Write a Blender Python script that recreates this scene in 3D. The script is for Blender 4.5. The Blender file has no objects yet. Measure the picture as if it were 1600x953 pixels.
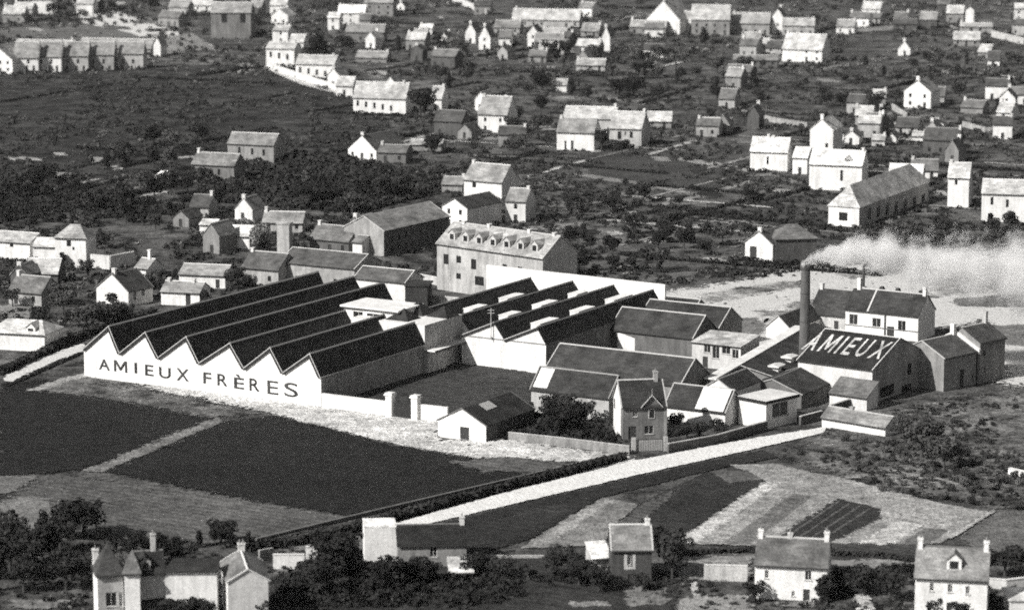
import bpy, math, random
import numpy as np
from mathutils import Vector
from mathutils.geometry import delaunay_2d_cdt
random.seed(7); RNG = np.random.default_rng(7)
R = math.radians
SC = bpy.context.scene
COL = SC.collection

# ------------------------------------------------------------------ camera, sky, sun, exposure
F, HOR = 4800.0, -400.0                     # focal length and horizon row, in pixels of the 1600x953 photograph
PITCH = math.atan((476.5 - HOR) / F)
CP, SP = math.cos(PITCH), math.sin(PITCH)
CAMZ = (F / 10.6) * (SP + (930 - 476.5) / F * CP)
cam = bpy.data.cameras.new('camera'); co = bpy.data.objects.new('camera', cam); COL.objects.link(co)
cam.sensor_width = 36; cam.lens = F / 1600 * 36; cam.clip_start = 1; cam.clip_end = 40000
co.location = (0, 0, CAMZ); co.rotation_euler = (math.pi / 2 - PITCH, 0, 0)
SC.camera = co
cam.dof.use_dof = True; cam.dof.focus_distance = 630; cam.dof.aperture_fstop = 0.12     # the old lens: sharp on the works, softer near and far
SC.cycles.filter_width = 1.8
SC.render.resolution_x, SC.render.resolution_y = 1024, 609

SUN_EL = R(36); SUN_DIR = Vector((-0.81, -0.585, 0)).normalized()      # towards the sun, over the left shoulder
w = bpy.data.worlds.new('World'); SC.world = w; w.use_nodes = True
nt = w.node_tree; nt.nodes.clear()
sky = nt.nodes.new('ShaderNodeTexSky'); sky.sky_type = 'NISHITA'; sky.sun_disc = False
sky.sun_elevation = SUN_EL; sky.sun_rotation = math.atan2(SUN_DIR.x, SUN_DIR.y)
bw = nt.nodes.new('ShaderNodeRGBToBW'); bg = nt.nodes.new('ShaderNodeBackground'); bg.inputs['Strength'].default_value = 0.065
wo = nt.nodes.new('ShaderNodeOutputWorld')
nt.links.new(sky.outputs[0], bw.inputs[0]); nt.links.new(bw.outputs[0], bg.inputs[0]); nt.links.new(bg.outputs[0], wo.inputs[0])
sl = bpy.data.lights.new('sun', 'SUN'); sl.energy = 4.4; sl.angle = R(0.5); sl.color = (1, 0.985, 0.96)
so = bpy.data.objects.new('sun', sl); COL.objects.link(so)
sv = SUN_DIR * math.cos(SUN_EL) + Vector((0, 0, math.sin(SUN_EL)))
so.rotation_euler = sv.to_track_quat('Z', 'Y').to_euler()
SC.view_settings.view_transform = 'Standard'; SC.view_settings.look = 'None'
SC.view_settings.exposure = 0.5; SC.view_settings.gamma = 1
SC.cycles.use_denoising = False; SC.cycles.use_adaptive_sampling = True; SC.cycles.adaptive_threshold = .09; SC.cycles.adaptive_min_samples = 16     # the grain of an old print
SC.cycles.max_bounces = 6; SC.cycles.volume_bounces = 3

# ------------------------------------------------------------------ photograph pixel -> place
def ray(px, py):
    u = (px - 800) / F; v = (py - 476.5) / F
    return np.array([u, CP - v * SP, -SP - v * CP])
O = np.array([0, 0, CAMZ])
def G(px, py, z=0.0):
    r = ray(px, py); return O + r * ((z - CAMZ) / r[2])
def HGT(P, row):
    v = (row - 476.5) / F
    return CAMZ - P[1] * (SP + v * CP) / (CP - v * SP)
def SCL(row): return 10.6 * (row + 400) / 1330       # pixels per metre at a ground row
class Frame:
    def __init__(s, o, ang):
        s.o = np.array([o[0], o[1], 0.0]); s.ang = ang
        s.u = np.array([math.cos(ang), math.sin(ang), 0]); s.n = np.array([-math.sin(ang), math.cos(ang), 0])
    def loc(s, P): d = P - s.o; return np.array([d @ s.u, d @ s.n, P[2]])
    def at_t(s, px, py, t):
        r = ray(px, py); k = (t - (O - s.o) @ s.n) / (r @ s.n); return s.loc(O + r * k)
    def at_s(s, px, py, q):
        r = ray(px, py); k = (q - (O - s.o) @ s.u) / (r @ s.u); return s.loc(O + r * k)
    def at_z(s, px, py, z): return s.loc(G(px, py, z))
    def at_plane(s, px, py, p0, nrm):
        r = ray(px, py); rl = np.array([r @ s.u, r @ s.n, r[2]]); ol = s.loc(O); nrm = np.array(nrm, float)
        return ol + rl * ((np.array(p0) - ol) @ nrm / (rl @ nrm))
    def W(s, x, y, z): return s.o + s.u * x + s.n * y + np.array([0, 0, z])
    def x_at(s, px, t=0.0):                # the local x on the base line t whose point falls in pixel column px
        lo = s.o + s.n * t; m = (px - 800) / F
        # point P = lo + x*u ; (P.x)/(zc) = m, zc = P.y*CP + (CAMZ)*SP
        return (m * (lo[1] * CP + CAMZ * SP) - lo[0]) / (s.u[0] - m * s.u[1] * CP)

# ------------------------------------------------------------------ materials
MATS = {}
def new_mat(name):
    m = bpy.data.materials.new(name); m.use_nodes = True
    return m, m.node_tree, m.node_tree.nodes['Principled BSDF']
def grey(v): return (v, v * 0.99, v * 0.97, 1)
def M(kind, v, rough=0.85):
    """kind: wall, roof, ground, leaf, plain. v: albedo."""
    key = (kind, round(v, 4))
    if key in MATS: return MATS[key]
    m, t, b = new_mat('%s_%03d' % (kind, int(v * 1000)))
    N, L = t.nodes.new, t.links.new
    b.inputs['Roughness'].default_value = rough
    b.inputs['Specular IOR Level'].default_value = 0.15
    g = N('ShaderNodeNewGeometry')
    def noise(scale, stretch=None, detail=3, rgh=.6):
        n = N('ShaderNodeTexNoise'); n.inputs['Scale'].default_value = scale; n.inputs['Detail'].default_value = detail
        n.inputs['Roughness'].default_value = rgh
        if stretch:
            mp = N('ShaderNodeMapping'); mp.inputs['Scale'].default_value = stretch
            L(g.outputs['Position'], mp.inputs[0]); L(mp.outputs[0], n.inputs['Vector'])
        else: L(g.outputs['Position'], n.inputs['Vector'])
        return n.outputs[0]
    def rng(sock, a, c, lo=.3, hi=.7):
        r = N('ShaderNodeMapRange'); r.inputs[1].default_value = lo; r.inputs[2].default_value = hi
        r.inputs[3].default_value = a; r.inputs[4].default_value = c; L(sock, r.inputs[0]); return r.outputs[0]
    def mul(a, c):
        x = N('ShaderNodeMath'); x.operation = 'MULTIPLY'; L(a, x.inputs[0]); L(c, x.inputs[1]); return x.outputs[0]
    if kind == 'wall':
        lo = .82 if v > .6 else .68
        f = mul(rng(noise(.22), lo, 1.04), rng(noise(1.0, (1, 1, .12), 4), lo - .03, 1.03, .3, .6))
        f = mul(f, rng(noise(4.5, None, 2, .8), lo - .12, 1.05 + (1 - lo) * .8))
    elif kind == 'roof':
        f = mul(rng(noise(.3, None, 4), .55, 1.45), rng(noise(1.1, (.5, .5, 2.6)), .7, 1.3))
        f = mul(f, rng(noise(4.0, None, 2, .8), .5, 1.5))
    elif kind == 'ground' and v > .55:
        f = mul(rng(noise(.2), .9, 1.05), rng(noise(1.4, None, 2, .8), .86, 1.06))
    elif kind == 'ground':
        f = mul(rng(noise(.05), .72, 1.28), rng(noise(.35, None, 5, .7), .55, 1.45))
        f = mul(f, rng(noise(2.4, None, 2, .85), .25, 1.75))
        mp = N('ShaderNodeMapping'); mp.inputs['Rotation'].default_value = (0, 0, R(-58)); L(g.outputs['Position'], mp.inputs[0])
        if v < .1: wv = N('ShaderNodeTexWave'); wv.inputs['Scale'].default_value = .16; wv.inputs['Distortion'].default_value = 2.5; wv.inputs['Detail'].default_value = 2; wv.inputs['Detail Scale'].default_value = .6; L(mp.outputs[0], wv.inputs['Vector']); f = mul(f, rng(wv.outputs['Fac'], .84, 1.16, 0, 1))
    elif kind in ('rough', 'base'):
        f = mul(rng(noise(.02), .6, 1.5), rng(noise(.11, None, 6, .75), .12, 3.0, .38, .76))
        f = mul(f, rng(noise(1.7, None, 2, .9), .2, 1.8))
    elif kind == 'leaf':
        f = mul(rng(noise(.16), .6, 1.5), rng(noise(.9), .55, 1.5))
        oi = N('ShaderNodeObjectInfo'); f = mul(f, rng(oi.outputs['Random'], .6, 1.5, 0, 1))
    else:
        f = rng(noise(3, None, 2), .8, 1.15)
    mx = N('ShaderNodeMix'); mx.data_type = 'RGBA'; mx.blend_type = 'MULTIPLY'; mx.inputs[0].default_value = 1
    mx.inputs[6].default_value = grey(v); L(f, mx.inputs[7]); L(mx.outputs[2], b.inputs['Base Color'])
    if kind in ('ground', 'rough'):           # ragged edge where one ground cover gives way to the next
        at = N('ShaderNodeAttribute'); at.attribute_name = 'fade'
        ad = N('ShaderNodeMath'); ad.operation = 'ADD'; L(at.outputs['Fac'], ad.inputs[0]); L(rng(noise(.7, None, 5, .75), -.75, .75, .25, .75), ad.inputs[1])
        L(rng(ad.outputs[0], 0, 1, .42, .58), b.inputs['Alpha'])
    if kind in ('roof', 'wall', 'ground', 'rough', 'base'):
        bp = N('ShaderNodeBump'); bp.inputs['Strength'].default_value = .35 if kind in ('roof', 'wall') else .9
        bp.inputs['Distance'].default_value = .05 if kind in ('roof', 'wall') else .3
        L(noise(6 if kind in ('roof', 'wall') else 1.6), bp.inputs['Height']); L(bp.outputs[0], b.inputs['Normal'])
    MATS[key] = m
    return m
def glass():
    if 'glass' in MATS: return MATS['glass']
    m, t, b = new_mat('window_glass'); b.inputs['Base Color'].default_value = (.02, .02, .02, 1)
    b.inputs['Roughness'].default_value = .15
    n = t.nodes.new('ShaderNodeTexNoise'); n.inputs['Scale'].default_value = 1.2
    r = t.nodes.new('ShaderNodeMapRange'); r.inputs[3].default_value = .08; r.inputs[4].default_value = .4
    t.links.new(n.outputs[0], r.inputs[0]); t.links.new(r.outputs[0], b.inputs['Roughness'])
    MATS['glass'] = m; return m

# ------------------------------------------------------------------ mesh helpers
class MB:
    def __init__(s): s.v = []; s.f = []
    def poly(s, pts):
        i = len(s.v); s.v += [tuple(map(float, p)) for p in pts]; s.f.append(tuple(range(i, i + len(pts)))); return s
    def box(s, x0, x1, y0, y1, z0, z1):
        i = len(s.v)
        s.v += [(x0, y0, z0), (x1, y0, z0), (x1, y1, z0), (x0, y1, z0), (x0, y0, z1), (x1, y0, z1), (x1, y1, z1), (x0, y1, z1)]
        for q in ((0, 3, 2, 1), (4, 5, 6, 7), (0, 1, 5, 4), (1, 2, 6, 5), (2, 3, 7, 6), (3, 0, 4, 7)): s.f.append(tuple(i + k for k in q))
        return s
    def prism(s, prof, a, b, axis='x'):
        """extrude a 2D profile (list of (p, z)) from a to b; axis x: profile in y,z; axis y: profile in x,z"""
        n = len(prof); i = len(s.v)
        mk = (lambda p, q: (q, p[0], p[1])) if axis == 'x' else (lambda p, q: (p[0], q, p[1]))
        s.v += [mk(p, a) for p in prof] + [mk(p, b) for p in prof]
        s.f.append(tuple(i + k for k in range(n))); s.f.append(tuple(i + n + k for k in reversed(range(n))))
        for k in range(n):
            j = (k + 1) % n; s.f.append((i + k, i + n + k, i + n + j, i + j))
        return s
    def tube(s, c, r0, r1, z0, z1, n=16):
        i = len(s.v)
        for r, z in ((r0, z0), (r1, z1)):
            for k in range(n):
                a = 2 * math.pi * k / n; s.v.append((c[0] + r * math.cos(a), c[1] + r * math.sin(a), z))
        for k in range(n):
            j = (k + 1) % n; s.f.append((i + k, i + j, i + n + j, i + n + k))
        s.f.append(tuple(i + k for k in reversed(range(n)))); s.f.append(tuple(i + n + k for k in range(n)))
        return s
    def build(s, name, mat, parent=None, fix=True):
        me = bpy.data.meshes.new(name); me.from_pydata(s.v, [], s.f); me.materials.append(mat)
        if fix:
            import bmesh
            bm = bmesh.new(); bm.from_mesh(me); bmesh.ops.recalc_face_normals(bm, faces=bm.faces); bm.to_mesh(me); bm.free()
        me.update()
        return link(name, me, parent)
def link(name, me, parent=None):
    o = bpy.data.objects.new(name, me); COL.objects.link(o)
    if parent is not None: o.parent = parent
    return o
def tag(o, label, cat, group=None, kind=None):
    o['label'] = label; o['category'] = cat
    if group: o['group'] = group
    if kind: o['kind'] = kind
    return o
def empty(name, loc, rz=0):
    o = bpy.data.objects.new(name, None); COL.objects.link(o); o.empty_display_size = .5
    o.location = (float(loc[0]), float(loc[1]), float(loc[2]) if len(loc) > 2 else 0); o.rotation_euler = (0, 0, rz); return o

def wall_rect(mb, p0, du, W, H, holes, inward, depth=.22):
    """vertical wall sheet with rectangular openings (u0,u1,z0,z1) and reveals"""
    p0 = np.array(p0, float); du = np.array(du, float); inn = np.array(inward, float)
    P = lambda u, z, d=0: tuple(p0 + du * u + inn * d + np.array([0, 0, z]))
    us = sorted({0, W} | {h[0] for h in holes} | {h[1] for h in holes}); zs = sorted({0, H} | {h[2] for h in holes} | {h[3] for h in holes})
    for i in range(len(us) - 1):
        for j in range(len(zs) - 1):
            cu, cz = (us[i] + us[i + 1]) / 2, (zs[j] + zs[j + 1]) / 2
            if any(h[0] < cu < h[1] and h[2] < cz < h[3] for h in holes): continue
            mb.poly([P(us[i], zs[j]), P(us[i + 1], zs[j]), P(us[i + 1], zs[j + 1]), P(us[i], zs[j + 1])])
    for h in holes:
        u0, u1, z0, z1 = h[:4]
        for a, b in (((u0, z0), (u1, z0)), ((u1, z0), (u1, z1)), ((u1, z1), (u0, z1)), ((u0, z1), (u0, z0))):
            mb.poly([P(*a), P(*b), P(b[0], b[1], depth), P(a[0], a[1], depth)])

def opening(root, p0, du, inward, h, door, tone, fine):
    """the window or door that fills an opening: frame, bars and pane, or a leaf"""
    p0 = np.array(p0, float); du = np.array(du, float); inn = np.array(inward, float)
    u0, u1, z0, z1 = h[:4]
    def bar(mb, a0, a1, b0, b1, d0, d1):
        q = [tuple(p0 + du * a + inn * d + np.array([0, 0, z])) for d in (d0, d1) for a, z in ((a0, b0), (a1, b0), (a1, b1), (a0, b1))]
        i = len(mb.v); mb.v += q
        for f in ((0, 1, 2, 3), (7, 6, 5, 4), (0, 4, 5, 1), (1, 5, 6, 2), (2, 6, 7, 3), (3, 7, 4, 0)): mb.f.append(tuple(i + k for k in f))
    if door:
        mb = MB(); bar(mb, u0 + .003, u1 - .003, z0 + .003, z1 - .003, .14, .2); d = mb.build('door', M('plain', .045), root)
        if fine:
            mb = MB(); bar(mb, u1 - .25, u1 - .17, z0 + 1, z0 + 1.12, .1, .139); mb.build('handle', M('plain', .3), d)
        return
    mb = MB(); t = .07
    if fine:
        bar(mb, u0 + .003, u0 + t, z0 + .003, z1 - .003, .08, .15); bar(mb, u1 - t, u1 - .003, z0 + .003, z1 - .003, .08, .15)
        bar(mb, u0 + t + .002, u1 - t - .002, z1 - t, z1 - .003, .08, .15); bar(mb, u0 + t + .002, u1 - t - .002, z0 + .003, z0 + t, .08, .15)
        c = (u0 + u1) / 2; bar(mb, c - .03, c + .03, z0 + t + .002, z1 - t - .002, .09, .14)
        wn = mb.build('window', M('plain', tone), root)
        mb = MB(); bar(mb, u0 + .005, u1 - .005, z0 + .005, z1 - .005, .16, .19); mb.build('pane', glass(), wn)
        mb = MB(); bar(mb, u0 - .12, u1 + .12, z0 - .12, z0 - .002, -.1, .05); mb.build('sill', M('wall', .5), wn)
    else:
        bar(mb, u0 + .003, u1 - .003, z0 + .003, z1 - .003, .14, .18); mb.build('window', glass(), root)

def slab_gable(mb, L0, L1, D, ze, zr, ov, th, axis):
    tn = (zr - ze) / (D / 2)
    pr = [(-ov, ze - ov * tn), (D / 2, zr), (D + ov, ze - ov * tn), (D + ov, ze - ov * tn + th), (D / 2, zr + th), (-ov, ze - ov * tn + th)]
    mb.prism(pr, L0, L1, axis)

def chimney(root, x, y, z0, z1, wx=.9, wy=.6, tone=.7, pots=2):
    mb = MB().box(x - wx / 2, x + wx / 2, y - wy / 2, y + wy / 2, z0, z1 - .22).box(x - wx / 2 - .08, x + wx / 2 + .08, y - wy / 2 - .08, y + wy / 2 + .08, z1 - .219, z1)
    c = mb.build('chimney', M('wall', tone), root)
    for k in range(pots):
        q = x + (k - (pots - 1) / 2) * wx * .5
        MB().tube((q, y), .13, .1, z1 + .001, z1 + .5, 8).build('chimney_pot', M('plain', .25), c)

HOUSES = []
def house(name, label, a, bx, ang, D, ey, ry=None, axis='x', wall=.8, roof=.12, cat='house', win=(), chim=(), hip=0, flat=False, mono=None,
          verge=False, ridge=None, left=None, right=None, dorm=(), fine=False, rr=None, group=None, ov=.3, th=.16, gut=True, fascia=None, panel=None):
    ang = R(ang); A = G(*a); fr = Frame(A, ang); W = fr.x_at(bx); he = HGT(A, ey)
    root = empty(name, A, ang); tag(root, label, cat, group)
    # ridge height
    if flat: zr = he
    elif mono is not None: zr = he + mono
    elif ry is not None and ry < 0: zr = he - ry              # negative: rise in metres
    elif axis == 'x':
        zr = HGT(fr.W(W, D / 2, 0), rr) if rr is not None else HGT(fr.W(hip if hip else 0, D / 2, 0), ry)
    else: zr = HGT(fr.W(W / 2, 0, 0), ry)
    # openings
    HL = {'f': [], 'r': [], 'l': []}; OP = []
    for q in win:
        f = q[0]; x0, y0, x1, y1 = q[1:5]; door = len(q) > 5
        if f == 'f': P, Q = fr.at_t(x0, y0, 0), fr.at_t(x1, y1, 0); u0, u1, lim = P[0], Q[0], W
        elif f == 'r': P, Q = fr.at_s(x0, y0, W), fr.at_s(x1, y1, W); u0, u1, lim = P[1], Q[1], D
        else: P, Q = fr.at_s(x0, y0, 0), fr.at_s(x1, y1, 0); u0, u1, lim = D - P[1], D - Q[1], D
        mid = (P[2] + Q[2]) / 2; hh = abs(P[2] - Q[2]) / 2
        if f == 'f':   # measure the height over the middle column
            c = (x0 + x1) / 2; z1 = fr.at_t(c, y0, 0)[2]; z0 = fr.at_t(c, y1, 0)[2]
        else: z0, z1 = mid - hh, mid + hh
        if door: z0 = .02
        u0, u1 = min(u0, u1), max(u0, u1); u0 = max(.12, u0); u1 = min(lim - .12, u1); z0 = max(.02, z0)
        if z1 > he - .05: z1 = he - .05
        if u1 - u0 < .25 or z1 - z0 < .25: continue
        HL[f].append((u0, u1, z0, z1)); OP.append((f, (u0, u1, z0, z1), door))
    if not win and not fine and not flat and not hip and mono is None and cat == 'house' and W > 4 and he > 2.2:
        n = max(1, int(W / 3.4)); dk = random.randrange(n)
        for k in range(n):
            u = (k + .5) / n * W + random.uniform(-.3, .3)
            if k == dk: q = (u - .5, u + .5, .02, min(2.1, he - .1))
            elif random.random() < .8: q = (u - .45, u + .45, .95, min(2.2, he - .1))
            else: continue
            HL['f'].append(q); OP.append(('f', q, k == dk))
            if he > 5: q = (u - .45, u + .45, 3.6, min(4.9, he - .1)); HL['f'].append(q); OP.append(('f', q, False))
    if not chim and not fine and not flat and not hip and mono is None and cat == 'house' and random.random() < .65: chim = [(random.choice((.04, .96)), random.uniform(.8, 1.3))]
    zl = he; zb = zr if mono is not None else he
    mb = MB(); ml = MB() if left is not None else mb; mr = MB() if right is not None else mb
    wall_rect(mb, (0, 0, 0), (1, 0, 0), W, he, HL['f'], (0, 1, 0))
    wall_rect(mr, (W, 0, 0), (0, 1, 0), D, he, HL['r'], (-1, 0, 0))
    wall_rect(mb, (W, D, 0), (-1, 0, 0), W, zb, [], (0, -1, 0))
    wall_rect(ml, (0, D, 0), (0, -1, 0), D, he, HL['l'], (1, 0, 0))
    if not flat and not hip:
        if mono is not None:
            mb.poly([(W, 0, he), (W, D, he), (W, D, zr)]); ml.poly([(0, 0, he), (0, D, zr), (0, D, he)])
        elif axis == 'x':
            mb.poly([(W, 0, he), (W, D, he), (W, D / 2, zr)]); ml.poly([(0, 0, he), (0, D / 2, zr), (0, D, he)])
        else:
            mb.poly([(0, 0, he), (W, 0, he), (W / 2, 0, zr)]); mb.poly([(0, D, he), (W / 2, D, zr), (W, D, he)])
    mb.build('wall', M('wall', wall), root, fix=False)
    if left is not None: ml.build('side_wall', M('wall', left), root, fix=False)
    if right is not None: mr.build('side_wall', M('wall', right), root, fix=False)
    FC = {'f': ((0, 0, 0), (1, 0, 0), (0, 1, 0)), 'r': ((W, 0, 0), (0, 1, 0), (-1, 0, 0)), 'l': ((0, D, 0), (0, -1, 0), (1, 0, 0))}
    for f, h, door in OP: opening(root, *FC[f], h, door, .6, fine)
    # roof
    mb = MB()
    if flat:
        e = ov; rf = MB().box(-e, W + e, -e, D + e, he + .002, he + (fascia or .3)).build('roof', M('roof', roof if fascia is None else .03), root)
        if fascia: MB().box(-e + .06, W + e - .06, -e + .06, D + e - .06, he + fascia + .002, he + fascia + .05).build('roof_top', M('wall', roof), root)
    elif mono is not None:
        t = mono / D; mb.prism([(-ov, he - ov * t + .003), (D + ov * .5, zr + ov * .5 * t + .003), (D + ov * .5, zr + ov * .5 * t + th), (-ov, he - ov * t + th)], -ov * .6, W + ov * .6, 'x')
        mb.build('roof', M('roof', roof), root)
    elif hip:
        e = ov; z = he
        if axis == 'x': r0, r1 = (min(hip, W / 2 - .05), D / 2, zr), (W - min(hip, W / 2 - .05), D / 2, zr)
        else: r0, r1 = (W / 2, min(hip, D / 2 - .05), zr), (W / 2, D - min(hip, D / 2 - .05), zr)
        c = [(-e, -e, z), (W + e, -e, z), (W + e, D + e, z), (-e, D + e, z)]; b = [(x, y, z - .15) for x, y, _ in c]
        if axis == 'x': fs = ([c[0], c[1], r1, r0], [c[1], c[2], r1], [c[2], c[3], r0, r1], [c[3], c[0], r0])
        else: fs = ([c[0], c[1], r0], [c[1], c[2], r1, r0], [c[2], c[3], r1], [c[3], c[0], r0, r1])
        for f_ in fs: mb.poly(f_)
        for k in range(4): mb.poly([b[k], b[(k + 1) % 4], c[(k + 1) % 4], c[k]])
        mb.poly(b[::-1]); mb.build('roof', M('roof', roof), root)
    else:
        if axis == 'x': slab_gable(mb, -ov * .6, W + ov * .6, D, he + .003, zr + .003, ov, th, 'x')
        else: slab_gable(mb, -ov * .6, D + ov * .6, W, he + .003, zr + .003, ov, th, 'y')
        mb.build('roof', M('roof', roof), root)
        rc = ridge if ridge is not None else min(.6, roof * 2 + .08)
        LN = W if axis == 'x' else D; HW = (D if axis == 'x' else W) / 2
        MB().prism([(HW - .2, zr + th - .12), (HW, zr + th + .1), (HW + .2, zr + th - .12)], -ov * .6 - .02, LN + ov * .6 + .02, axis).build('ridge_cap', M('plain', rc), root)
        if verge:
            tn = (zr - he) / HW; n1 = -ov * tn
            for L0, L1 in ((-ov * .6 - .06, -ov * .6 + .16), (LN + ov * .6 - .16, LN + ov * .6 + .06)):
                pr = [(-ov - .01, he + n1 + .03), (HW, zr + .03), (2 * HW + ov + .01, he + n1 + .03), (2 * HW + ov + .01, he + n1 + th + .06), (HW, zr + th + .06), (-ov - .01, he + n1 + th + .06)]
                MB().prism(pr, L0, L1, axis).build('verge', M('plain', rc), root)
        if panel:      # pale glazed panel lying on the front slope between two fractions of the width
            tn = (zr - he) / (D / 2); p0, p1, c0, c1 = panel; mb = MB()
            yy = lambda f: -ov + f * (D / 2 + ov)
            zz = lambda y: he + tn * y + th + .02
            y0, y1 = yy(c0), yy(c1)
            mb.prism([(y0, zz(y0)), (y1, zz(y1)), (y1, zz(y1) + .06), (y0, zz(y0) + .06)], W * p0, W * p1, 'x').build('roof_panel', M('wall', .75), root)
    if gut and not flat and axis == 'x':
        z = he - ov * ((zr - he) / (D / 2 if mono is None else D)) if not hip else he - .15
        MB().box(-ov * .5, W + ov * .5, -ov - .14, -ov - .005, z - .1, z + .06).build('gutter', M('plain', .04), root)
    for q in chim:      # (fraction along ridge, height over ridge, [width, tone])
        fx, hh = q[0], q[1]; wx = q[2] if len(q) > 2 else 1.0; tn = q[3] if len(q) > 3 else .7; pots = 2 if fine else 0
        if axis == 'x': chimney(root, min(max(fx * W, .4), W - .4), D / 2, zr - .9, zr + hh, .7, wx, tn, pots and 1)
        else: chimney(root, W / 2, min(max(fx * D, .4), D - .4), zr - .9, zr + hh, wx, .7, tn, pots)
    for q in dorm:      # dormers on the front slope: (u, width, wall height) u fraction
        u, dw, dh = q[:3]; c = u * W; tn = (zr - he) / (D / 2 if not hip else D / 2); y0 = q[3] if len(q) > 3 else .6; z0 = he + tn * y0
        yb = y0 + (dh + dw * .45) / tn + .2; zt = z0 + dh
        mb = MB(); wall_rect(mb, (c - dw / 2, y0, z0 - .3), (1, 0, 0), dw, dh + .3, [(dw * .2, dw * .8, .5, dh + .1)], (0, 1, 0), .15)
        mb.poly([(c - dw / 2, y0, zt), (c + dw / 2, y0, zt), (c, y0, zt + dw * .45)])
        mb.poly([(c - dw / 2, y0, z0 - .3), (c - dw / 2, y0, zt), (c - dw / 2, yb, zt), (c - dw / 2, yb, z0 - .3)])
        mb.poly([(c + dw / 2, y0, z0 - .3), (c + dw / 2, yb, z0 - .3), (c + dw / 2, yb, zt), (c + dw / 2, y0, zt)])
        d = mb.build('dormer', M('wall', q[4] if len(q) > 4 else max(wall, .4)), root, fix=False)
        mb = MB(); k = .15
        mb.prism([(c - dw / 2 - k, zt - k * .9), (c, zt + dw * .45), (c + dw / 2 + k, zt - k * .9), (c + dw / 2 + k, zt - k * .9 + .12), (c, zt + dw * .45 + .12), (c - dw / 2 - k, zt - k * .9 + .12)], y0 - .2, yb, 'y').build('dormer_roof', M('roof', roof), d)
        MB().box(c - dw * .3, c + dw * .3, y0 + .1, y0 + .14, z0 + .2, zt - .2).build('dormer_window', glass(), d)
    HOUSES.append((root, W, D, he, zr))
    return root, fr, W, D, he, zr

def jag(pts, step=2.5, amp=.5):
    out = []
    n = len(pts)
    for i in range(n):
        p, q = np.array(pts[i][:2]), np.array(pts[(i + 1) % n][:2]); L = np.hypot(*(q - p)); k = max(1, int(L / step))
        d = (q - p) / max(L, 1e-6); nn = np.array([-d[1], d[0]])
        for j in range(k):
            out.append(p + (q - p) * j / k + nn * random.uniform(-amp, amp))
    return out
LAYER = [0.01]
def sheet(name, px, mat, z=None, amp=.6, step=2.5, wd=None):
    if z is None: LAYER[0] += .0007; z = LAYER[0]
    P = np.array(jag([G(*p) for p in px], step, amp * .6)); n = len(P); wd = wd if wd is not None else amp * 2.2
    A = .5 * np.sum(P[:, 0] * np.roll(P[:, 1], -1) - np.roll(P[:, 0], -1) * P[:, 1])
    if A < 0: P = P[::-1]
    per = np.sum(np.linalg.norm(P - np.roll(P, 1, 0), axis=1)); wd = min(wd, .3 * abs(A) / (per / 2))
    ln = sum(np.linalg.norm(np.roll(P, -k, 0) - P, axis=1) + np.linalg.norm(P - np.roll(P, k, 0), axis=1) for k in (1, 2))
    d = sum(np.roll(P, -k, 0) - np.roll(P, k, 0) for k in (1, 2)); dl = np.linalg.norm(d, axis=1); d /= np.maximum(dl[:, None], 1e-6); nn = np.stack([d[:, 1], -d[:, 0]], 1)
    ws = (wd * np.clip(dl / np.maximum(ln, 1e-6), .2, 1) ** 3)[:, None]        # narrower ragged edge at the corners
    Vo, Vi = P + nn * ws, P - nn * ws
    c0 = Vi.mean(0)
    tv, _, tf, _, _, _ = delaunay_2d_cdt([Vector(q - c0) for q in Vi], [], [list(range(n))], 1, 1e-4)
    m0 = 2 * n; V = [(x, y, z) for x, y in Vo] + [(x, y, z) for x, y in Vi] + [(q[0] + c0[0], q[1] + c0[1], z) for q in tv]
    Fs = [(i, (i + 1) % n, n + (i + 1) % n, n + i) for i in range(n)] + [tuple(m0 + i for i in f) for f in tf]
    me = bpy.data.meshes.new(name); me.from_pydata(V, [], Fs)
    me.attributes.new('fade', 'FLOAT', 'POINT').data.foreach_set('value', np.concatenate([np.zeros(n), np.ones(n + len(tv))]).astype(np.float32))
    me.materials.append(mat); me.update(); o = link(name, me); o['kind'] = 'structure'; return o

def low_wall(name, label, px, h, th, tone, cat='wall', cap=None, top=None):
    """a free-standing wall along a ground polyline given in photograph pixels"""
    P = [G(*p)[:2] for p in px]; c = P[0]
    root = empty(name, c); tag(root, label, cat)
    mb, mc = MB(), MB()
    for p, q in zip(P[:-1], P[1:]):
        L = np.hypot(*(q - p)); d = (q - p) / L; n = np.array([-d[1], d[0]]) * th / 2; a, b = p - c - d * .02, q - c
        def hexa(m, n, z0, z1):
            i = len(m.v); m.v += [(*(a - n), z0), (*(b - n), z0), (*(b + n), z0), (*(a + n), z0), (*(a - n), z1), (*(b - n), z1), (*(b + n), z1), (*(a + n), z1)]
            for f in ((0, 3, 2, 1), (4, 5, 6, 7), (0, 1, 5, 4), (1, 2, 6, 5), (2, 3, 7, 6), (3, 0, 4, 7)): m.f.append(tuple(i + k for k in f))
        hexa(mb, n, 0, h); hexa(mc, n * 1.35, h + .002, h + .12)
    mb.build('masonry', M('wall', tone), root); mc.build('coping', M('wall', cap if cap is not None else min(.8, tone * 1.2)), root)
    return root

#@@PART2
# ------------------------------------------------------------------ the ground and what is laid on it
gm = MB().poly([(-9000, 100, 0), (9000, 100, 0), (9000, 16000, 0), (-9000, 16000, 0)]).build('ground', M('base', .062), None, fix=False)
gm['kind'] = 'structure'
DK, MD, LT, SAND, ROAD = M('ground', .012), M('ground', .075), M('ground', .17), M('ground', .5), M('ground', .72)
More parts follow.
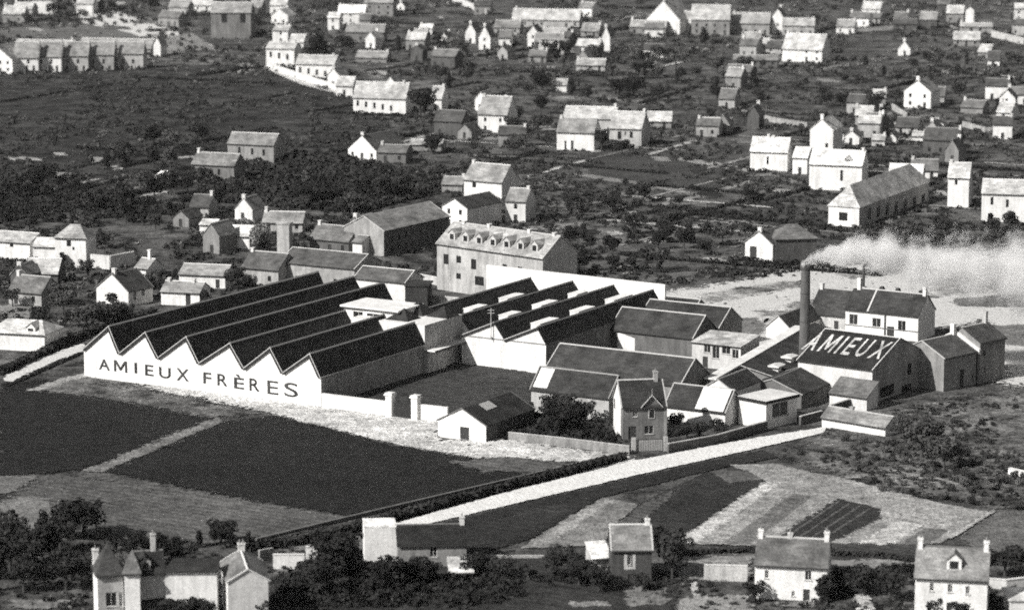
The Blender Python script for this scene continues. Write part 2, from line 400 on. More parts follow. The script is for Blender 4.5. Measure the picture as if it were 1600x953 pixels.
# far country
sheet('field', [(0, 110), (420, 100), (540, 150), (600, 190), (560, 300), (420, 320), (240, 300), (0, 300)], M('rough', .03))
sheet('field', [(0, 45), (130, 36), (330, 72), (230, 92), (120, 62), (0, 75)], M('ground', .12))
sheet('road', [(112, 3), (135, 4), (140, 16), (180, 18), (250, 40), (335, 72), (262, 78), (205, 52), (130, 36)], M('ground', .6))
sheet('field', [(240, 62), (300, 52), (336, 76), (250, 86)], M('ground', .22))
sheet('road', [(408, 104), (425, 100), (470, 120), (556, 146), (552, 153), (470, 132)], M('ground', .5))
sheet('path', [(565, 250), (600, 262), (700, 272), (700, 281), (600, 276), (570, 262)], M('ground', .22))
sheet('field', [(900, 225), (1010, 225), (1170, 262), (1080, 300), (930, 285)], M('ground', .05))
sheet('path', [(900, 270), (1000, 284), (1090, 302), (1090, 306), (1000, 290), (900, 275)], M('ground', .2))
sheet('path', [(1030, 318), (1100, 302), (1170, 282), (1172, 286), (1100, 307), (1032, 322)], M('ground', .22))
sheet('path', [(1060, 245), (1120, 254), (1172, 264), (1170, 270), (1060, 250)], M('ground', .24))
sheet('field', [(1170, 86), (1220, 88), (1230, 104), (1160, 104)], M('ground', .16))
sheet('path', [(800, 356), (860, 352), (912, 347), (912, 352), (860, 358), (800, 362)], M('ground', .25))
sheet('field', [(905, 360), (990, 370), (985, 388), (905, 385)], M('ground', .11))
sheet('road', [(1170, 436), (1260, 404), (1380, 375), (1480, 352), (1560, 340), (1560, 345), (1480, 358), (1380, 381), (1262, 412), (1172, 444)], M('ground', .06))
sheet('yard', [(1340, 45), (1400, 40), (1400, 46), (1340, 52)], M('ground', .2))
for k in range(230):       # pale beds and bare plots scattered through the gardens
    x, y = random.uniform(-20, 1620), random.choice((random.uniform(2, 130), random.uniform(150, 330), random.uniform(200, 420)))
    if (x < 560 and 105 < y < 230) or (y > 330 and not (870 < x < 1170 or x < 150)) or (300 < x < 720 and 240 < y < 340): continue
    s = (y + 400) / 700; ww, hh = random.uniform(12, 60) * s, random.uniform(3, 9) * s; sk = random.uniform(-.2, .35) * ww
    sheet('garden_plot', [(x, y), (x + ww, y + sk * .3), (x + ww + hh * 1.5, y + hh + sk * .3), (x + hh * 1.2, y + hh)], M('ground', random.choice((.02, .09, .13, .2, .32))), amp=1.6, step=2, wd=3)
for k in range(60):        # footpaths and bare strips between the gardens
    x, y = random.uniform(-20, 1620), random.choice((random.uniform(5, 130), random.uniform(150, 330), random.uniform(200, 420)))
    if (x < 560 and 105 < y < 230) or (y > 330 and not (870 < x < 1170 or x < 150)) or (300 < x < 720 and 240 < y < 340): continue
    P = G(x, y); a = R(random.choice((-28, -25, 60, 62)) + random.uniform(-5, 5)); d = np.array([math.cos(a), math.sin(a)]); n = np.array([-d[1], d[0]]) * random.uniform(.6, 1.3); L_ = random.uniform(18, 60)
    def px(q): zc = q[1] * CP + CAMZ * SP; return (800 + F * q[0] / zc, 476.5 + F * (CAMZ * CP - q[1] * SP) / zc)
    c = P[:2]; sheet('path', [px(c - n), px(c + d * L_ - n), px(c + d * L_ + n), px(c + n)], M('ground', random.choice((.14, .22, .35))), amp=.5)
# dusty ground behind the hall
sheet('yard', [(1020, 462), (1100, 448), (1190, 434), (1270, 410), (1400, 398), (1640, 410), (1640, 620), (1570, 600), (1540, 500), (1440, 520), (1200, 560), (1120, 520), (1040, 485)], M('ground', .56), amp=2)
sheet('yard', [(1110, 500), (1180, 497), (1200, 512), (1185, 530), (1120, 525)], M('ground', .16))
for q in ([(1060, 470), (1150, 450), (1260, 438), (1250, 448), (1150, 468), (1080, 482)], [(1180, 488), (1280, 466), (1290, 476), (1190, 506)], [(1440, 452), (1500, 446), (1525, 456), (1450, 468)], [(1300, 428), (1400, 416), (1405, 428), (1330, 438)], [(1540, 440), (1620, 432), (1620, 446), (1550, 452)]):
    sheet('rough_patch', q, M('rough', .26), amp=1.5, wd=4)
sheet('field', [(1490, 468), (1580, 460), (1640, 470), (1640, 482), (1500, 480)], M('ground', .12))
sheet('field', [(1530, 512), (1640, 505), (1640, 545), (1575, 540)], M('ground', .14))
sheet('road', [(1560, 560), (1640, 563), (1640, 572), (1562, 570)], M('ground', .6))
# left of the works
sheet('road', [(4, 596), (14, 586), (60, 562), (128, 538), (133, 548), (95, 562), (40, 586), (20, 598)], M('ground', .62))
sheet('field', [(0, 480), (60, 470), (60, 530), (0, 540)], M('ground', .2))
# apron in front of the works
sheet('apron', [(190, 578), (505, 618), (690, 655), (690, 690), (790, 688), (985, 714), (1000, 722), (970, 727), (880, 722), (740, 716), (640, 700), (560, 682), (480, 662), (420, 645), (330, 627), (240, 610)], SAND, amp=1.0)
sheet('field', [(0, 600), (60, 596), (130, 594), (230, 624), (330, 645), (345, 660), (130, 735), (0, 745)], DK, amp=.8)
sheet('field', [(40, 610), (128, 589), (180, 602), (330, 632), (410, 646), (330, 654), (170, 624)], M('rough', .085), amp=1)
sheet('path', [(38, 612), (100, 592), (130, 584), (132, 590), (100, 600), (60, 612)], M('ground', .3), amp=.8)
sheet('path', [(336, 653), (350, 662), (165, 738), (130, 738)], M('ground', .16), amp=.8)
sheet('field', [(165, 738), (352, 660), (425, 650), (560, 684), (640, 702), (740, 718), (860, 724), (968, 728), (800, 762), (545, 806), (400, 785), (240, 752)], DK, amp=.8)
sheet('field', [(700, 722), (780, 716), (960, 728), (900, 738), (760, 738)], M('ground', .09), amp=1.2)
sheet('field', [(-30, 745), (60, 744), (20, 770), (-30, 780)], M('ground', .13))
sheet('field', [(92, 745), (240, 755), (400, 787), (545, 808), (440, 842), (330, 850), (200, 840), (0, 836), (-30, 800)], M('ground', .085), amp=.8)
sheet('field', [(-30, 790), (60, 775), (100, 800), (95, 826), (20, 840), (-30, 842)], M('ground', .15), amp=1.2)
# yard inside the works
sheet('yard', [(504, 637), (700, 660), (835, 640), (840, 585), (722, 566), (660, 583)], M('ground', .04))
# main road, its verge and the garden plots below it
sheet('road', [(565, 838), (620, 818), (800, 768), (985, 722), (1180, 685), (1290, 668), (1288, 677), (1190, 700), (1000, 742), (800, 789), (620, 831), (570, 846)], ROAD, amp=.15, wd=.3)
sheet('plot', [(620, 836), (800, 792), (1000, 745), (1190, 704), (1215, 715), (1100, 738), (940, 778), (830, 842), (735, 870), (640, 850)], M('ground', .02), amp=.3, wd=.5)
sheet('plot', [(812, 858), (940, 779), (1000, 790), (960, 822), (940, 852), (880, 856)], M('ground', .2), amp=.3, wd=.5)
sheet('plot', [(1000, 788), (1100, 740), (1165, 735), (1195, 752), (1050, 850), (960, 856), (962, 825)], M('ground', .028), amp=.3, wd=.5)
sheet('plot', [(1140, 728), (1210, 726), (1330, 752), (1480, 790), (1545, 800), (1470, 850), (1330, 858), (1050, 850), (1198, 752)], M('ground', .27), amp=.35, wd=.6)
for q, v in (([(1058, 849), (1198, 754), (1216, 758), (1088, 850)], .46), ([(1132, 850), (1240, 772), (1266, 777), (1172, 852)], .14), ([(1330, 856), (1402, 814), (1442, 822), (1392, 856)], .44), ([(1400, 856), (1446, 826), (1482, 830), (1452, 852)], .13), ([(832, 851), (945, 781), (960, 783), (856, 852)], .28), ([(1002, 789), (1062, 764), (1004, 815), (964, 823)], .085), ([(1110, 738), (1166, 736), (1190, 750), (1140, 756)], .1), ([(650, 846), (800, 806), (930, 776), (826, 838), (700, 862)], .026)):
    sheet('plot', q, M('ground', v), amp=.3, wd=.6)
sheet('plot', [(1212, 842), (1308, 780), (1376, 796), (1374, 812), (1300, 848)], M('ground', .03), amp=.5, wd=.9)
for k in range(4):
    a = k / 3.4
    sheet('furrow', [(1224 + 66 * a, 842 + 2 * a), (1310 + 54 * a, 783 + 14 * a), (1313 + 54 * a, 784 + 14 * a), (1229 + 66 * a, 842 + 2 * a)], M('ground', .09), amp=.08)
sheet('path', [(1378, 800), (1500, 826), (1498, 830), (1376, 806)], M('ground', .3), amp=.3)
sheet('path', [(1478, 840), (1552, 797), (1556, 800), (1486, 843)], M('ground', .34), amp=.3)
sheet('plot', [(1500, 842), (1560, 800), (1640, 810), (1640, 860), (1540, 870)], M('ground', .12))
sheet('plot', [(1290, 850), (1470, 852), (1460, 872), (1290, 880)], M('ground', .045))
sheet('path', [(1290, 880), (1430, 872), (1432, 884), (1292, 892)], M('ground', .22))
sheet('plot', [(1060, 872), (1175, 868), (1175, 905), (1060, 908)], M('ground', .2), amp=1)
sheet('path', [(1078, 912), (1088, 910), (1104, 953), (1092, 958)], M('ground', .4), amp=.3)
sheet('path', [(1330, 915), (1342, 912), (1368, 953), (1340, 958)], M('ground', .5), amp=.3)
sheet('plot', [(1060, 935), (1170, 930), (1180, 965), (1050, 965)], M('ground', .24), amp=1)
sheet('plot', [(560, 860), (960, 870), (1060, 900), (1060, 970), (420, 970), (430, 905)], M('ground', .03), amp=1)
sheet('plot', [(975, 920), (1040, 915), (1045, 945), (985, 950)], M('ground', .16), amp=1)
for x, y, ww, hh in ((545, 940, 45, 8), (630, 935, 60, 12), (830, 902, 30, 8), (920, 945, 60, 8), (1240, 945, 60, 8), (60, 945, 90, 14)):
    sheet('garden_bed', [(x - ww / 2, y - hh / 2), (x + ww / 2, y - hh / 2), (x + ww / 2 + 6, y + hh / 2), (x - ww / 2 + 6, y + hh / 2)], M('ground', .17), amp=.8, step=1.2)
sheet('plot', [(1310, 660), (1400, 640), (1640, 600), (1640, 790), (1560, 796), (1340, 748), (1215, 712), (1290, 680)], M('rough', .1), amp=1)
sheet('path', [(1320, 745), (1400, 735), (1500, 755), (1500, 760), (1400, 742), (1322, 750)], M('ground', .22), amp=.4)

# ------------------------------------------------------------------ the works: left saw-toothed shed
A0 = G(132, 588); B0 = G(502, 636)
FA = math.atan2(B0[1] - A0[1], B0[0] - A0[0]); FF = Frame(A0, FA); WL = float(np.hypot(*(B0 - A0)[:2]))
fac = tag(empty('factory', A0, FA), 'long white saw-toothed factory shed with six dark ridges and AMIEUX FRÈRES on its wall', 'factory')
pk = [(170.8, 509.7, 497), (228, 519, 552), (292, 526, 599), (360, 536, 538), (423, 543, 601.5), (485, 552.5, 646.8)]
vl = [(128, 545), (187.7, 551.8), (248, 558.6), (312, 567), (382, 575), (443, 582), (503, 589.6)]
PS = [FF.at_t(x, y, 0) for x, y, _ in pk]; VS = [FF.at_t(x, y, 0) for x, y in vl]
VS[0] = np.array([0, 0, VS[0][2]]); VS[6] = np.array([WL, 0, VS[6][2]])
def t_reach(fr, s, px, z=0):      # the depth t at which local x = s falls in pixel column px
    lo, hi = 0, 200
    for _ in range(60):
        m = (lo + hi) / 2; P = fr.W(s, m, z); zc = P[1] * CP - (P[2] - CAMZ) * SP
        if 800 + F * P[0] / zc < px: lo = m
        else: hi = m
    return lo
LEN = [t_reach(FF, PS[i][0], pk[i][2], PS[i][2]) for i in range(6)]
LEN[4] = LEN[3] - 1.5 if LEN[4] > LEN[3] + 4 else LEN[4]
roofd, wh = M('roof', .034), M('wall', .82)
prof = [(0, 0)]
for i in range(6): prof += [(VS[i][0], VS[i][2]), (PS[i][0], PS[i][2])]
prof += [(WL, VS[6][2]), (WL, 0)]
MB().poly([(x, 0, z) for x, z in prof]).build('front_wall', wh, fac, fix=False)
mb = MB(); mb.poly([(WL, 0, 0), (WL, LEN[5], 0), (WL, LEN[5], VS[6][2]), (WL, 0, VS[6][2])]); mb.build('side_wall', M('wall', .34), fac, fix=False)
mb = MB(); mb.poly([(0, 0, 0), (0, LEN[0], 0), (0, LEN[0], VS[0][2]), (0, 0, VS[0][2])]); mb.build('side_wall', wh, fac, fix=False)
for i in range(6):
    a, p, b = VS[i], PS[i], VS[i + 1]; L = LEN[i]; th = .12
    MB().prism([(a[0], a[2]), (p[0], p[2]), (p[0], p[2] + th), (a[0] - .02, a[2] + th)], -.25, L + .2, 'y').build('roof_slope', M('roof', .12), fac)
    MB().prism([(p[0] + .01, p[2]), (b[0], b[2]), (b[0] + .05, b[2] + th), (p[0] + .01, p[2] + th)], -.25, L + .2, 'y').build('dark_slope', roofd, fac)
    MB().prism([(p[0] - .22, p[2] + th - .08), (p[0] + .02, p[2] + th + .14), (p[0] + .22, p[2] + th - .14)], -.3, L + .25, 'y').build('ridge_cap', M('plain', .4), fac)
    MB().poly([(a[0], L, 0), (a[0], L, a[2]), (p[0], L, p[2]), (b[0], L, b[2]), (b[0], L, 0)]).build('end_wall', wh, fac, fix=False)
    # dark barge boards and pale coping along the saw-toothed top of the front wall
    for (q, r_) in ((a, p), (p, b)):
        d = np.array([r_[0] - q[0], r_[2] - q[2]]); d /= np.hypot(*d); n = np.array([d[1], -d[0]])
        if n[1] > 0: n = -n
        e0, e1 = np.array([q[0], q[2]]), np.array([r_[0], r_[2]])
        MB().prism([tuple(e0 + n * .05), tuple(e1 + n * .05), tuple(e1 + n * .5), tuple(e0 + n * .5)], -.34, -.255, 'y').build('barge_board', M('plain', .03), fac)
        MB().prism([tuple(e0 - n * .13), tuple(e1 - n * .13), tuple(e1 + n * .045), tuple(e0 + n * .045)], -.36, -.252, 'y').build('coping', M('plain', .4), fac)
for i in range(5):                # the taller part of each long bay beyond its shorter neighbour
    if LEN[i] > LEN[i + 1] + .5:
        x = VS[i + 1][0]; MB().poly([(x, LEN[i + 1], 0), (x, LEN[i], 0), (x, LEN[i], VS[i + 1][2]), (x, LEN[i + 1], VS[i + 1][2])]).build('inner_wall', M('wall', .5), fac, fix=False)
MB().box(WL + .005, WL + .16, -.2, LEN[5], VS[6][2] - .12, VS[6][2] + .08).build('gutter', M('plain', .45), fac)

def glyph(ch, name, mat, parent, fn, weight=.0, depth=.06):
    """one letter as a solid: built-in font outline, fitted into unit box and mapped by fn(u, v, d)"""
    if ch == 'M':
        pts = [(0, 0), (0, 1), (.2, 1), (.5, .4), (.8, 1), (1, 1), (1, 0), (.84, 0), (.84, .7), (.56, .14), (.44, .14), (.16, .7), (.16, 0)]; n = len(pts)
        mb = MB(); mb.v = [tuple(fn(x, y, 0)) for x, y in pts] + [tuple(fn(x, y, 1)) for x, y in pts]
        mb.f = [tuple(range(n)), tuple(range(2 * n - 1, n - 1, -1))] + [(k, (k + 1) % n, n + (k + 1) % n, n + k) for k in range(n)]
        return mb.build(name, mat, parent)
    cu = bpy.data.curves.new(name, 'FONT'); cu.body = ch; cu.extrude = .5; cu.offset = weight; cu.resolution_u = 4
    tmp = bpy.data.objects.new(name, cu); COL.objects.link(tmp); bpy.context.view_layer.update()
    me = bpy.data.meshes.new_from_object(tmp.evaluated_get(bpy.context.evaluated_depsgraph_get()))
    bpy.data.objects.remove(tmp); bpy.data.curves.remove(cu)
    V = np.array([v.co[:] for v in me.vertices]); lo, hi = V.min(0), V.max(0)
    for v in me.vertices:
        q = (np.array(v.co[:]) - lo) / np.maximum(hi - lo, 1e-6); v.co = fn(q[0], q[1], q[2])
    me.materials.clear(); me.materials.append(mat); me.update()
    return link(name, me, parent)
LET = [('A', 155, 171.5, 561, 577.7), ('M', 178.5, 199, 563.5, 581), ('I', 210.5, 214.5, 566.5, 583), ('E', 227, 240, 570, 587), ('U', 249, 267, 574, 591), ('X', 276, 295.5, 576, 595),
       ('F', 318, 330.5, 582, 599.5), ('R', 340, 356, 584.5, 603), ('È', 366, 382, 585.5, 607.5), ('R', 390, 406, 591.5, 611), ('E', 418, 435, 595, 616), ('S', 444.5, 466, 598, 620)]
inkm = M('roof', .04)
for ch, x0, x1, y0, y1 in LET:
    s0, s1 = FF.at_t(x0, y1, 0)[0], FF.at_t(x1, y1, 0)[0]; xm = (x0 + x1) / 2
    sl_ = (636 - 588) / 370; z1, z0 = FF.at_t(xm, y0 + 0 * sl_, 0)[2], FF.at_t(xm, y1, 0)[2]
    glyph(ch, 'letter', inkm, fac, lambda u, v, d: (s0 + (s1 - s0) * u, -.012 - .05 * (1 - d), z0 + (z1 - z0) * v), weight=.012 if ch in 'AIEFRÈSUX' and x0 < 410 else .003)

# the flat-roofed blocks behind the short bays
def local_box(root, name, mat, x0, x1, y0, y1, z0, z1): return MB().box(x0, x1, y0, y1, z0, z1).build(name, mat, root)
sx0, sx1 = VS[4][0] + .2, WL
ta0 = LEN[5] + .25; ta1 = t_reach(FF, WL, 722, 9)
za = FF.at_t(664, 509, ta0)[2]
ann = tag(empty('annex', A0, FA), 'white flat-roofed block with three dark pyramid roof lights and a grey right wall', 'building')
mb = MB(); wall_rect(mb, (sx0, ta0, 0), (1, 0, 0), sx1 - sx0, za, [], (0, 1, 0)); mb.build('front_wall', M('wall', .8), ann, fix=False)
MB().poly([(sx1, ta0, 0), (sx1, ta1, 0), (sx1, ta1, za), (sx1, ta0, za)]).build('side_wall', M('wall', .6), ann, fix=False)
MB().poly([(sx0, ta0, 0), (sx0, ta0, za), (sx0, ta1, za), (sx0, ta1, 0)]).build('side_wall', wh, ann, fix=False)
MB().poly([(sx0, ta1, 0), (sx0, ta1, za), (sx1, ta1, za), (sx1, ta1, 0)]).build('rear_wall', wh, ann, fix=False)
local_box(ann, 'roof', M('wall', .8), sx0 + .02, sx1 - .02, ta0 + .02, ta1 - .02, za - .3, za + .02)
for x, y, rr_ in ((630, 498, 2.1), (652, 489, 2.4), (692, 493.5, 2.0)):
    P = FF.at_z(x, y, za); x_, y_ = P[0], P[1]; h = rr_ * .8
    mb = MB(); c = [(x_ - rr_ * 1.3, y_ - rr_ * 1.2, za + .03), (x_ + rr_ * 1.3, y_ - rr_ * 1.2, za + .03), (x_ + rr_ * 1.3, y_ + rr_ * 1.2, za + .03), (x_ - rr_ * 1.3, y_ + rr_ * 1.2, za + .03)]
    ap = (x_ + .3, y_, za + h + .5)
    for k in range(4): mb.poly([c[k], c[(k + 1) % 4], ap])
    mb.poly(c[::-1]); mb.build('roof_light', M('roof', .03), ann)
# raised block with the overhanging slab roof
tb0 = LEN[3] + .3; zb = FF.at_t(536, 478, tb0)[2]
x0 = FF.at_t(536, 478, tb0)[0]; x1 = FF.at_t(622, 494, tb0)[0]; tb1 = t_reach(FF, x0, 574.5, zb)
blk = tag(empty('raised_block', A0, FA), 'raised white block with overhanging slab roof and two dark windows above the saw-tooth roofs', 'building')
hol = []
for (xa, ya, xb, yb) in ((552, 487, 567, 505), (573, 490.5, 600, 500)):
    p, q = FF.at_t(xa, ya, tb0), FF.at_t(xb, yb, tb0); xm = (xa + xb) / 2; hol.append((p[0] - x0, q[0] - x0, FF.at_t(xm, yb, tb0)[2], FF.at_t(xm, ya, tb0)[2]))
mb = MB(); wall_rect(mb, (x0 + .3, tb0, 0), (1, 0, 0), x1 - x0 - .3, zb - .02, [(a - .3, b - .3, c, d) for a, b, c, d in hol], (0, 1, 0), .3)
mb.poly([(x1, tb0, 0), (x1, tb1, 0), (x1, tb1, zb), (x1, tb0, zb)]).poly([(x0 + .3, tb0, 0), (x0 + .3, tb0, zb), (x0 + .3, tb1, zb), (x0 + .3, tb1, 0)]).poly([(x0 + .3, tb1, 0), (x0 + .3, tb1, zb), (x1, tb1, zb), (x1, tb1, 0)])
mb.build('wall', wh, blk, fix=False)
for a, b, c, d in hol:
    wn = MB().box(x0 + a + .01, x0 + b - .01, tb0 + .32, tb0 + .36, c + .01, d - .01).build('window', glass(), blk)
    n = max(2, int((b - a) / 1.1))
    for k in range(1, n): MB().box(x0 + a + (b - a) * k / n - .05, x0 + a + (b - a) * k / n + .05, tb0 + .24, tb0 + .318, c + .01, d - .01).build('glazing_bar', M('plain', .45), wn)
x2 = FF.at_z(655, 479, zb + .3)[0]
local_box(blk, 'slab_roof', M('wall', .85), x0 - .4, x1 + .4, tb0 - .6, tb1, zb, zb + .3)
local_box(blk, 'fascia', M('plain', .06), x0 - .3, x1 + .3, tb0 - .5, tb0 - .38, zb - .28, zb - .003)
# canopy on the right wall of the annex and the low store under it
cz = FF.at_s(664, 546, WL)[2]
can = tag(empty('canopy', A0, FA), 'white flat canopy projecting over the yard below the grey annex wall', 'canopy')
ce = t_reach(FF, WL + 1.5, 735, cz)
local_box(can, 'slab', M('wall', .8), WL + .02, WL + 2.6, ta0 - .3, ce, cz - .25, cz)
local_box(can, 'fascia', M('plain', .06), WL + 2.605, WL + 2.7, ta0 - .2, ce + .05, cz - .4, cz - .02)
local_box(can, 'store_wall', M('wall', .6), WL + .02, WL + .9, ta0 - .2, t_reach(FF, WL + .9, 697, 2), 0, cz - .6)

# ------------------------------------------------------------------ the works: right saw-toothed shed with box roof lights
C1 = G(781, 576); F2 = Frame(C1, FA)
saw = tag(empty('sawtooth_shed', C1, FA), 'shorter saw-toothed shed with four dark ridges and white boxes in its valleys', 'factory')
p4 = F2.at_t(839, 511, 0); p3 = F2.at_t(771.6, 504.5, 0); v34 = F2.at_t(788, 532, 0); e4 = F2.at_t(853, 540, 0); v23 = F2.at_t(722, 520, 0)
bayw = p4[0] - p3[0]; zp = (p3[2] + p4[2]) / 2; zv = (v34[2] + e4[2] + v23[2]) / 3
px_ = [p3[0] - 2 * bayw, p3[0] - bayw, p3[0], p4[0]]; off = v34[0] - p3[0]
vx = [q - bayw + off for q in px_] + [p4[0] + off]
vx[4] = e4[0]
ends = [t_reach(F2, px_[i], e, zp) for i, e in enumerate((829, 895, 959, 1021))]
sts = [0, 0, 0, 0]; sts[1] = t_reach(F2, px_[1], 722.5, zp) ; sts[0] = t_reach(F2, px_[0], 671, zp)
sts[1] = max(0, sts[1] - 1)
for i in range(4):
    a, p, b = vx[i], px_[i], vx[i + 1]; L = ends[i]; s0 = sts[i]; th = .12
    MB().prism([(a, zv), (p, zp), (p, zp + th), (a - .02, zv + th)], s0 - .2, L, 'y').build('roof_slope', M('roof', .12), saw)
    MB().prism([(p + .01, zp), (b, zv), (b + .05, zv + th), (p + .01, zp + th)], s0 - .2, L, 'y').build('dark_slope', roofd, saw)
    MB().prism([(p - .2, zp + th - .08), (p + .02, zp + th + .13), (p + .2, zp + th - .14)], s0 - .25, L + .02, 'y').build('ridge_cap', M('plain', .38), saw)
    MB().poly([(a, s0, 0), (b, s0, 0), (b, s0, zv), (p, s0, zp), (a, s0, zv)]).build('gable_wall', wh, saw, fix=False)
    MB().poly([(a, L, 0), (a, L, zv), (p, L, zp), (b, L, zv), (b, L, 0)]).build('end_wall', wh, saw, fix=False)
    if i > 1:
        for (q0, q1) in (((a, zv), (p, zp)),):
            d = np.array([q1[0] - q0[0], q1[1] - q0[1]]); d /= np.hypot(*d); n = np.array([d[1], -d[0]]); n = -n if n[1] > 0 else n; e0, e1 = np.array(q0), np.array(q1)
            MB().prism([tuple(e0 + n * .05), tuple(e1 + n * .05), tuple(e1 + n * .45), tuple(e0 + n * .45)], s0 - .3, s0 - .205, 'y').build('barge_board', M('plain', .03), saw)
            MB().prism([tuple(e0 - n * .13), tuple(e1 - n * .13), tuple(e1 + n * .045), tuple(e0 + n * .045)], s0 - .32, s0 - .2, 'y').build('coping', M('plain', .4), saw)
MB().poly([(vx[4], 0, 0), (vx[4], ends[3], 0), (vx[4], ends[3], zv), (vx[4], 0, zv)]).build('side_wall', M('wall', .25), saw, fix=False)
MB().box(vx[2] + .3, vx[4] - .05, -.14, -.005, zv - .12, zv + .06).build('string_course', M('plain', .25), saw)
for bay, lst in ((1, ((727, 758), (782, 816))), (2, ((782, 811), (834, 868), (890, 915))), (3, ((832, 869), (893, 926), (948, 985)))):
    for xa, xb in lst:
        a, p = vx[bay], px_[bay]; xs = p - 1.9
        t0, t1 = t_reach(F2, xs, xa, zp), t_reach(F2, xs, xb - 8, zp)
        mb = MB().box(xs - .4, xs + 1.75, t0, t1, zp - 2.6, zp + .3)
        b_ = mb.build('box_light', M('wall', .8), saw)
        MB().box(xs - .5, xs + 1.8, t0 - .12, t1 + .12, zp + .303, zp + .45).build('lid', M('wall', .85), b_)
# tall white wall closing the shed behind
wA, wB = F2.loc(G(760, 455)), None
zw_t = (ends[0] + 4)
P0 = F2.at_t(760, 414, zw_t); P1 = F2.at_t(1039, 445, zw_t)
bw_ = tag(empty('rear_wall', C1, FA), 'tall bare white wall closing the shorter saw-toothed shed at the back', 'wall')
zt = max(P0[2], P1[2])
MB().prism([(P0[0], 0), (P1[0], 0), (P1[0], P1[2]), (P0[0], P0[2])], zw_t, zw_t + .5, 'y').build('masonry', M('wall', .85), bw_)
# thin mast on the shed's gable
P = F2.W(p3[0] - .3, -.6, 0)
mast = tag(empty('utility_pole', P), 'thin pale pole with a short cross arm against the shed gable', 'pole')
zt = HGT(P, 481); MB().tube((0, 0), .1, .06, HGT(P, 531), zt, 8).build('shaft', M('plain', .5), mast)
MB().box(-.2, .2, .1, .59, HGT(P, 531) + .3, HGT(P, 531) + .5).build('bracket', M('plain', .3), mast)
for k in (.4, 1.0): MB().box(-.7, .7, -.06, .06, zt - k - .12, zt - k).build('cross_arm', M('plain', .4), mast)

# ------------------------------------------------------------------ walls, gate, chimney stack
def gate_pillar(px, py, top, label):
    P = G(px, py); h = HGT(P, top); r = tag(empty('gate_pillar', P, FA), label, 'pillar', 'pillars of the yard gate')
    MB().box(-.65, .65, -.65, .65, 0, h - .5).build('shaft', wh, r)
    MB().box(-.9, .9, -.9, .9, h - .498, h - .25).box(-.75, .75, -.75, .75, h - .249, h).build('cap', M('wall', .8), r)
low_wall('yard_wall', 'low white wall running from the saw-toothed shed to the yard gate', [(504, 637), (606, 650)], 2.7, .5, .8)
low_wall('yard_wall', 'low white wall between the yard gate and the small white shed', [(656, 656), (700, 661)], 2.9, .5, .8)
gate_pillar(610, 651, 613, 'white capped gate pillar on the left of the dark yard gate')
gate_pillar(650, 656, 617, 'white capped gate pillar on the right of the dark yard gate')
Pg = G(616, 652); gt = tag(empty('yard_gate', Pg, FA), 'dark boarded double gate between the two white pillars', 'gate')
gw = Frame(Pg, FA).x_at(644)
for k in range(12): MB().box(gw * k / 12 + .01, gw * (k + 1) / 12 - .012, -.04, .04, .1, 2.9 - .1 * (k % 2)).build('board', M('plain', .03), gt)
for z in (.5, 2.3): MB().box(.02, gw - .02, .041, .1, z, z + .16).build('rail', M('plain', .03), gt)

Pc = G(1256, 590); hc = HGT(Pc, 415)
st = tag(empty('factory_chimney', Pc), 'tall round brick factory chimney smoking above the AMIEUX roof', 'chimney')
mb = MB()
nr = 14
for k in range(nr):
    z0, z1 = 1.6 + (hc - 2.4) * k / nr, 1.6 + (hc - 2.4) * (k + 1) / nr; r0 = 1.12 - .22 * k / nr; r1 = 1.12 - .22 * (k + 1) / nr
    mb.tube((0, 0), r0, r1, z0, z1 - .001, 20)
mb.build('shaft', M('wall', .13), st)
MB().box(-1.5, 1.5, -1.5, 1.5, 0, 1.6).build('base', M('wall', .3), st)
MB().tube((0, 0), 1.02, 1.12, hc - .8, hc - .35, 20).tube((0, 0), 1.12, 1.05, hc - .349, hc, 20).build('crown', M('wall', .1), st)
MB().tube((0, 0), .7, .7, hc + .002, hc + .02, 16).build('flue', M('plain', .01), st)
for k in range(3): MB().tube((0, 0), 1.16 - .22 * (k + 1) / 4, 1.15 - .22 * (k + 1) / 4, hc * (k + 1) / 4, hc * (k + 1) / 4 + .14, 20).build('iron_band', M('plain', .06), st)
#@@P3
# ------------------------------------------------------------------ houses and sheds: the works and its neighbours
sh = house('shed', 'small white gabled shed with dark roof beside the yard gate', (684.6, 682), 759.5, -30.5, 17, 656, 638.5, 'y', .8, .03, 'shed', right=.1, win=[('f', 719, 667, 733, 687, 'd')], verge=True, fine=True)  # right wall given a darker tone to stand for its shade
r_, f_, W_, D_, he_, zr_ = sh
for k in range(4):        # four panes of the roof light on the right slope
    tn = (zr_ - he_) / (W_ / 2); a = W_ / 2 + .5; b = W_ / 2 + 2.3
    MB().prism([(a, zr_ - (a - W_ / 2) * tn + .2), (b, zr_ - (b - W_ / 2) * tn + .2), (b, zr_ - (b - W_ / 2) * tn + .27), (a, zr_ - (a - W_ / 2) * tn + .27)], 5 + k * .95, 5.75 + k * .95, 'y').build('roof_pane', M('plain', .4), r_)
house('low_shed', 'long low shed with a white glazed panel at the left end of its dark roof', (830, 643), 951, -30.5, 7, 606, 573, 'x', .5, .035, 'shed', verge=True, ridge=.25, panel=(.02, .2, .1, .93))
house('workshop', 'long workshop with worn dark roof behind the glazed low shed', (852, 617), 1062, -30.5, 12, 577, 537, 'x', .3, .045, 'workshop', verge=True, ridge=.4)
house('store_building', 'broad store with grey slate roof and pale verge beside the saw-tooth shed', (953, 549), 1082, -30.5, 11, 514, 480, 'x', .16, .045, 'store', verge=True, ridge=.4, left=.3)  # front wall darkened in colour for the shadow lying on it
r_, W_, D_, he_, zr_ = HOUSES[-1]; fs_ = Frame(np.array(r_.location), r_.rotation_euler[2]); p = fs_.at_t(965, 548, 0); q = fs_.at_t(992, 521, 0)
